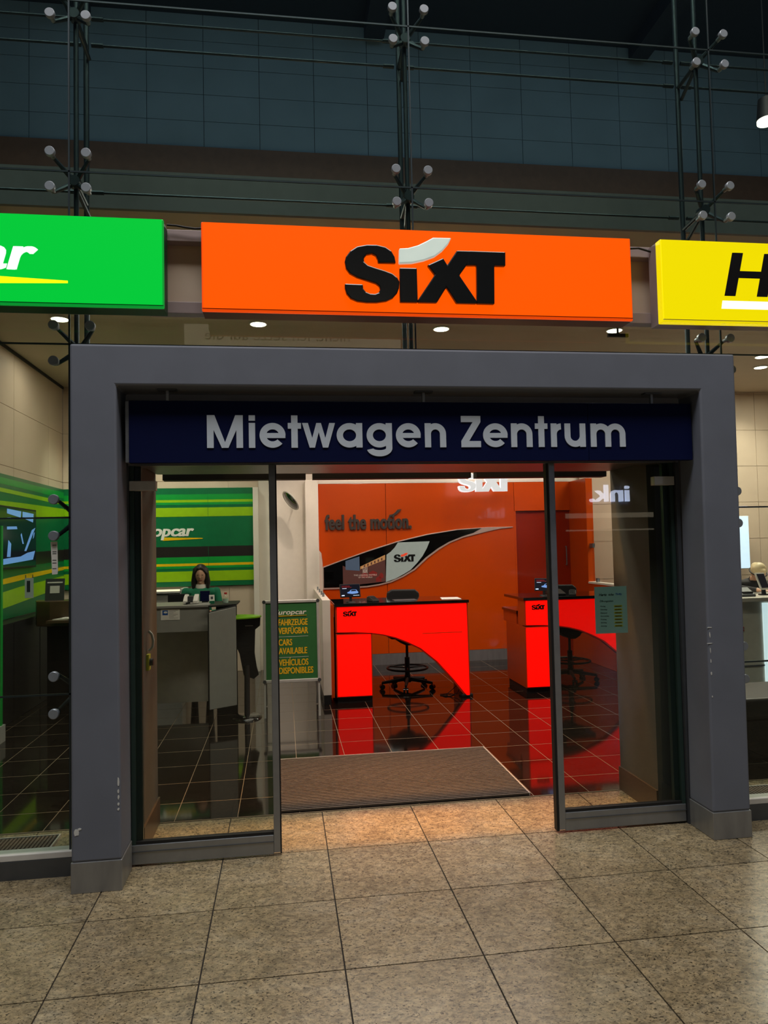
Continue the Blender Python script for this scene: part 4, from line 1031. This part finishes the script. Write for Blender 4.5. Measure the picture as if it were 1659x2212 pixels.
B(1.848, 2.052, 4.1572, 4.159, 1.140, 1.420).obj('sheet', 'paper_blue', nt_)
P2 = on_y(4.1570)
lettering('Hertz', 1.875, 1.925, 1.365, 1.380, P2, .0004, 'ink', nt_, 'caption', offset=.02, shear=.2, split=False)
lettering('dollar', 1.935, 1.972, 1.366, 1.378, P2, .0004, 'ink', nt_, 'caption', offset=.02, split=False)
lettering('Thrifty', 1.980, 2.022, 1.364, 1.380, P2, .0004, 'ink_blue', nt_, 'caption', offset=.02, shear=.2, split=False)
lettering('Öffnungszeiten', 1.880, 1.965, 1.325, 1.342, P2, .0004, 'ink', nt_, 'caption', split=False)
for i, d in enumerate(('Montag', 'Dienstag', 'Mittwoch', 'Donnerstag', 'Freitag', 'Samstag', 'Sonntag')):
    z = 1.298 - i * .0196
    lettering(d, 1.882, 1.882 + .0052 * len(d), z, z + .009, P2, .0004, 'ink', nt_, 'caption', split=False)
    B(1.968, 2.020, 4.1566, 4.1570, z - .002, z + .009).obj('highlight', 'highlighter', nt_)
    B(1.973, 2.014, 4.1562, 4.1566, z + .001, z + .005).obj('text_line', 'ink', nt_)

# ------------------------------------------------------------------ mats
def grooved_mat(name, label, x0, x1, y0, y1, along='x', pitch=.03):
    t = thing(name, label, 'mat', ((x0 + x1) / 2, (y0 + y1) / 2, 0), 'ribbed floor mats')
    B(x0, x1, y0, y1, .001, .005).obj('backing', 'mat_base', t)
    m = MB(); q = y0 if along == 'x' else x0
    while q + pitch * .55 < (y1 if along == 'x' else x1):
        if along == 'x': m.box(x0, x1, q, q + pitch * .5, .005, .016)
        else: m.box(q, q + pitch * .55, y0, y1, .005, .013)
        q += pitch
    setp(m.obj('rib', 'mat_rib', t), kind='stuff')
    for a in ((x0 - .008, x0, y0, y1), (x1, x1 + .008, y0, y1), (x0 - .008, x1 + .008, y1, y1 + .008)):
        B(a[0], a[1], a[2], a[3], .001, .017).obj('edge_strip', 'silver', t)
grooved_mat('entrance_mat', 'ribbed grey brown entrance mat just inside the open doors', -.05, 1.61, 4.77, 5.908)
grooved_mat('floor_grille', 'ribbed floor grille behind the left glass front', -3.6, -1.35, 4.42, 4.64, 'y', .022)
grooved_mat('floor_grille', 'ribbed floor grille behind the right glass front', 2.72, 5.6, 4.34, 4.60, 'y', .022)

# ------------------------------------------------------------------ yellow shop on the right
hd = thing('white_counter', 'white counter with glowing edges at the right picture edge', 'counter', (5.9, 7.6, 0))
B(4.86, 7.4, 7.30, 7.62, .10, 1.0).obj('front', 'desk_white', hd, bevel=.004)
B(4.80, 7.5, 7.22, 8.0, 1.0, 1.045).obj('worktop', 'desk_white', hd, bevel=.006)
B(5.16, 5.24, 7.285, 7.30, .12, .98).obj('glow_strip', 'desk_glow', hd)
B(4.90, 7.4, 7.33, 7.6, 0, .10).obj('toe_kick', 'alu', hd)
B(4.86, 7.4, 7.292, 7.300, .30, .315).obj('metal_line', 'steel', hd)
for z in (.72, .69): MB().ball((4.92, 7.296, z), .016, .004, .014, 10, 6).obj('red_mark', 'bottle_cap', hd)
pd = thing('payment_terminal', 'white framed payment terminal on a black stand on the white counter', 'terminal', (5.35, 7.5, 1.045))
Mt = tilt(5.36, 7.50, 1.11, math.radians(-22), .25)
MB().box(-.07, .07, 0, .02, 0, .20).xform(Mt).obj('case', 'device_white', pd, bevel=.008)
MB().box(-.055, .055, -.002, 0, .018, .182).xform(Mt).obj('screen', 'screen_dark', pd)
MB().cyl((5.36, 7.54, 1.05), (5.36, 7.55, 1.16), .025, .02, 12).cyl((5.36, 7.54, 1.045), (5.36, 7.54, 1.057), .06, .06, 20).obj('stand', 'black_matt', pd, auto=40)
ft = thing('card_reader', 'grey key pad machine on the white counter', 'card reader', (5.08, 7.45, 1.045))
MB().prism([(7.36, 1.045), (7.56, 1.045), (7.56, 1.13), (7.50, 1.14), (7.36, 1.07)], 4.98, 5.14, 'x').obj('body', 'device_grey', ft, bevel=.008)
B(5.0, 5.12, 7.38, 7.50, 1.085, 1.10).obj('key_field', 'black_matt', ft)
ws = thing('lit_screen', 'tall pale blue lit screen behind the white counter', 'screen', (6.35, 9.85, 1.05))
B(6.18, 6.88, 9.95, 10.0, 1.23, 2.02).obj('case', 'device_white', ws, bevel=.006)
B(6.19, 6.87, 9.945, 9.95, 1.24, 2.01).obj('screen', 'screen_white', ws)
B(6.5, 6.56, 10.0, 10.299, 1.55, 1.65).obj('bracket', 'steel', ws)
hc = thing('storage_cabinet', 'dark low cabinet behind the white counter', 'cabinet', (6.1, 9.4, 0))
B(5.3, 7.0, 9.2, 9.8, .0, .98).obj('body', 'grey_dark', hc, bevel=.006); B(5.28, 7.02, 9.18, 9.82, .98, 1.01).obj('top', 'black_matt', hc)
bn = thing('bench', 'black padded bench behind the right glass front', 'bench', (3.6, 5.4, 0))
B(3.02, 4.2, 5.12, 5.75, .30, .47).obj('cushion', 'bench_black', bn, bevel=.035, seg=4)
B(3.05, 4.17, 5.15, 5.72, 0, .30).obj('base', 'bench_black', bn, bevel=.006)

# ------------------------------------------------------------------ people
def limb(bm, a, b, ra, rb, n=12):
    a = Vector(a); b = Vector(b); d = b - a
    M = Matrix.Translation((a + b) / 2) @ d.to_track_quat('Z', 'Y').to_matrix().to_4x4()
    bmesh.ops.create_cone(bm, cap_ends=True, segments=n, radius1=ra, radius2=rb, depth=d.length, matrix=M)
    for p, r in ((a, ra), (b, rb)):
        bmesh.ops.create_uvsphere(bm, u_segments=n, v_segments=8, radius=r, matrix=Matrix.Translation(p))
def egg(bm, c, rx, ry, rz, M=None):
    T = Matrix.Translation(c) @ (M.to_4x4() if M else Matrix()) @ Matrix.Diagonal((rx, ry, rz, 1))
    bmesh.ops.create_uvsphere(bm, u_segments=20, v_segments=14, radius=1, matrix=T)
def remesh(bm, voxel, it=3):
    me = bpy.data.meshes.new('tmp'); bm.to_mesh(me); bm.free()
    o = bpy.data.objects.new('tmp', me); COL.objects.link(o)
    r_ = o.modifiers.new('r', 'REMESH'); r_.mode = 'VOXEL'; r_.voxel_size = voxel
    s_ = o.modifiers.new('s', 'SMOOTH'); s_.iterations = it; s_.factor = .5
    out = bpy.data.meshes.new_from_object(o.evaluated_get(bpy.context.evaluated_depsgraph_get()))
    bpy.data.objects.remove(o); bpy.data.meshes.remove(me)
    out.polygons.foreach_set('use_smooth', [True] * len(out.polygons))
    return out
def person(label, base, J, top, hair_mat, hair_long, head_tilt):
    """J: joints in metres relative to base, the figure facing -y"""
    t = thing('person', label, 'person', base)
    V = Vector; b0 = V(base)
    bm = bmesh.new()
    pel, che, neck, head = V(J['pelvis']), V(J['chest']), V(J['neck']), V(J['head'])
    ax = (che - pel).normalized(); Rt = V((0, 0, 1)).rotation_difference(ax).to_matrix()
    egg(bm, pel, .155, .115, .13, Rt); egg(bm, pel.lerp(che, .45), .130, .095, .15, Rt); egg(bm, che, .150, .105, .15, Rt)
    limb(bm, che + Rt @ V((-.13, 0, .075)), che + Rt @ V((.13, 0, .075)), .058, .058)
    limb(bm, neck, head + V((0, 0, -.05)), .050, .044)
    Rh = Matrix.Rotation(head_tilt, 3, 'X')
    egg(bm, head, .071, .088, .105, Rh); egg(bm, head + Rh @ V((0, -.018, -.052)), .052, .062, .055, Rh)
    egg(bm, head + Rh @ V((0, -.092, -.020)), .0085, .012, .015, Rh); egg(bm, head + Rh @ V((0, -.082, .008)), .009, .010, .026, Rh)
    egg(bm, head + Rh @ V((0, -.074, -.058)), .022, .012, .010, Rh); egg(bm, head + Rh @ V((0, -.066, -.090)), .020, .018, .014, Rh)
    for s in (-1, 1):
        egg(bm, head + Rh @ V((s * .070, .006, -.012)), .010, .018, .030, Rh)
        sh, el, wr = V(J['shoulder'][0 if s < 0 else 1]), V(J['elbow'][0 if s < 0 else 1]), V(J['wrist'][0 if s < 0 else 1])
        limb(bm, sh, el, .052, .041); limb(bm, el, wr, .041, .027)
        d = (wr - el).normalized(); d = V((d.x * .3, d.y, d.z * .25)).normalized(); side = V((1, 0, 0))
        palm = wr + d * .045
        egg(bm, palm, .036, .048, .016)
        for k, ln in enumerate((.062, .074, .080, .070)):
            o_ = wr + d * .085 + side * (s * (.031 - k * .021)); mid = o_ + d * ln * .5 + V((0, 0, .006)); e_ = o_ + d * ln + V((0, 0, -.010))
            limb(bm, o_, mid, .0088, .0082, 8); limb(bm, mid, e_, .0082, .0068, 8)
        th0 = wr + d * .03 - side * (s * .028); th1 = th0 - side * (s * .024) + d * .03; th2 = th1 + d * .032 - side * (s * .006)
        limb(bm, th0, th1, .011, .010, 8); limb(bm, th1, th2, .010, .008, 8)
        hp_, kn, an = V(J['hip'][0 if s < 0 else 1]), V(J['knee'][0 if s < 0 else 1]), V(J['ankle'][0 if s < 0 else 1])
        limb(bm, hp_, kn, .078, .052); limb(bm, kn, an, .052, .034)
        egg(bm, an + V((0, -.055, -.035)), .040, .115, .035); egg(bm, an + V((0, .03, -.03)), .036, .045, .04)
    me = remesh(bm, .0075)
    for q in ('skin', top, 'trousers', 'shoe', 'lips', 'eye_dark'): me.materials.append(MATS[q])
    wl_ = [V(w) for w in J['wrist']]; idx = []
    for p in me.polygons:
        c = p.center; k = 1
        hl = Rh.transposed() @ (c - head)
        if (c - head).length < .135 and c.z > neck.z - .01 and (c - neck).length > .05:
            k = 0
            if hl.y < -.055:
                if abs(hl.x) < .024 and -.064 < hl.z < -.050: k = 4
                if .017 < abs(hl.x) < .036 and .004 < hl.z < .012: k = 5
        elif min((c - w).length for w in wl_) < .20 and any((c - w).dot((w - V(e)).normalized()) > -.005 for w, e in zip(wl_, J['elbow']) if (c - w).length < .20): k = 0
        elif c.z < .075: k = 3
        elif (c - pel).dot(ax) < .05: k = 2
        idx.append(k)
    me.polygons.foreach_set('material_index', idx)
    put('body', me, t, base)
    # hair: a cap over the skull, hanging to the shoulders when long
    hb = bmesh.new()
    egg(hb, head + Rh @ V((0, .020, .022)), .085, .092, .105, Rh)
    if hair_long:
        for s in (-1, 1):
            limb(hb, head + Rh @ V((s * .055, .0, .055)), head + V((s * .085, .005, -.10)), .040, .034); limb(hb, head + V((s * .085, .005, -.10)), head + V((s * .088, -.01, -.165)), .034, .020)
            limb(hb, head + Rh @ V((s * .02, -.05, .085)), head + Rh @ V((s * .070, -.035, .02)), .022, .020)
        limb(hb, head + V((0, .06, .0)), head + V((0, .065, -.14)), .075, .06)
    else:
        egg(hb, head + Rh @ V((0, .08, .02)), .06, .05, .06); limb(hb, head + Rh @ V((0, -.055, .075)), head + Rh @ V((.05, .02, .06)), .03, .035)
        limb(hb, head + Rh @ V((0, -.055, .075)), head + Rh @ V((-.05, .02, .06)), .03, .035)
    # cut the face free
    hm = remesh(hb, .008, 4)
    bmh = bmesh.new(); bmh.from_mesh(hm)
    kill = []
    for v in bmh.verts:
        l_ = Rh.transposed() @ (v.co - head)
        if l_.y < -.035 and abs(l_.x) < .058 - max(0, l_.z) * .42 and l_.z < .070: kill.append(v)
    bmesh.ops.delete(bmh, geom=kill, context='VERTS'); bmh.to_mesh(hm); bmh.free()
    hm.materials.append(MATS[hair_mat]); put('hair', hm, t, base)
    return t, neck + b0, head + b0
P1 = dict(pelvis=(0, .02, .80), chest=(0, -.01, 1.09), neck=(0, 0, 1.225), head=(0, -.025, 1.388),
          shoulder=[(-.185, 0, 1.175), (.185, 0, 1.175)], elbow=[(-.245, -.04, .92), (.245, -.04, .92)], wrist=[(-.13, -.23, .935), (.13, -.23, .935)],
          hip=[(-.085, .02, .76), (.085, .02, .76)], knee=[(-.09, .0, .42), (.09, .0, .42)], ankle=[(-.09, .03, .075), (.09, .03, .075)])
t1, nk, hd1 = person('clerk with dark shoulder length hair and green sweater behind the grey desk', (-1.015, 9.22, 0), P1, 'sweater_green', 'hair_dark', True, math.radians(12))
MB().lathe((nk.x, nk.y - .008, nk.z - .01), [(.068, 0), (.066, .035), (.058, .050), (.052, .047), (.055, 0)], 24).obj('collar', 'collar', t1, smooth=True)
P3 = dict(pelvis=(0, .22, .88), chest=(0, .0, 1.08), neck=(0, -.09, 1.19), head=(0, -.20, 1.27),
          shoulder=[(-.18, -.03, 1.13), (.18, -.03, 1.13)], elbow=[(-.27, -.20, 1.10), (.27, -.20, 1.10)], wrist=[(-.16, -.40, 1.085), (.16, -.40, 1.085)],
          hip=[(-.09, .22, .82), (.09, .22, .82)], knee=[(-.10, .18, .45), (.10, .18, .45)], ankle=[(-.10, .24, .075), (.10, .24, .075)])
t3, nk3, hd3 = person('blond person in dark shirt bent over the white counter', (5.60, 8.16, 0), P3, 'shirt_dark', 'hair_blond', False, math.radians(42))
MB().ring((hd3.x, hd3.y + .005, hd3.z + .012), .098, .007, 32, 8, (0, .55, -.83)).obj('headband', 'black_matt', t3, smooth=True)

# ------------------------------------------------------------------ the hall behind the photographer, mirrored in the glass
hw = B(-10, 12, -12.2, -12, 0, 12).obj('wall_hall', 'hall_wall')
setp(hw, 'dark far wall of the concourse behind the camera', 'wall', kind='structure')
lettering('ink.', 0, 1.25, 2.83, 3.33, lambda u, w, d: (10.2 - u, -11.99 + d, w), .05, 'hall_text', hw, 'lit_letter', fat=.02, offset=.01)
mat('banner_lit', (200, 190, 170), 0.5, emit=(226, 210, 180), estr=1.6)
B(-2.6, 3.4, -11.99, -11.95, 7.25, 7.95).obj('lit_banner', 'banner_lit', hw)
lettering('nicht. Ich setze auf die', 0, 4.0, 7.45, 7.72, lambda u, w, d: (1.95 - u, -11.95 + d, w), .01, 'ink', hw, 'banner_text', split=False)
for z0, z1 in ((2.36, 2.50), (1.98, 2.02)): B(8.2, 10.9, -11.99, -11.9, z0, z1).obj('lit_shelf', 'banner_lit', hw)
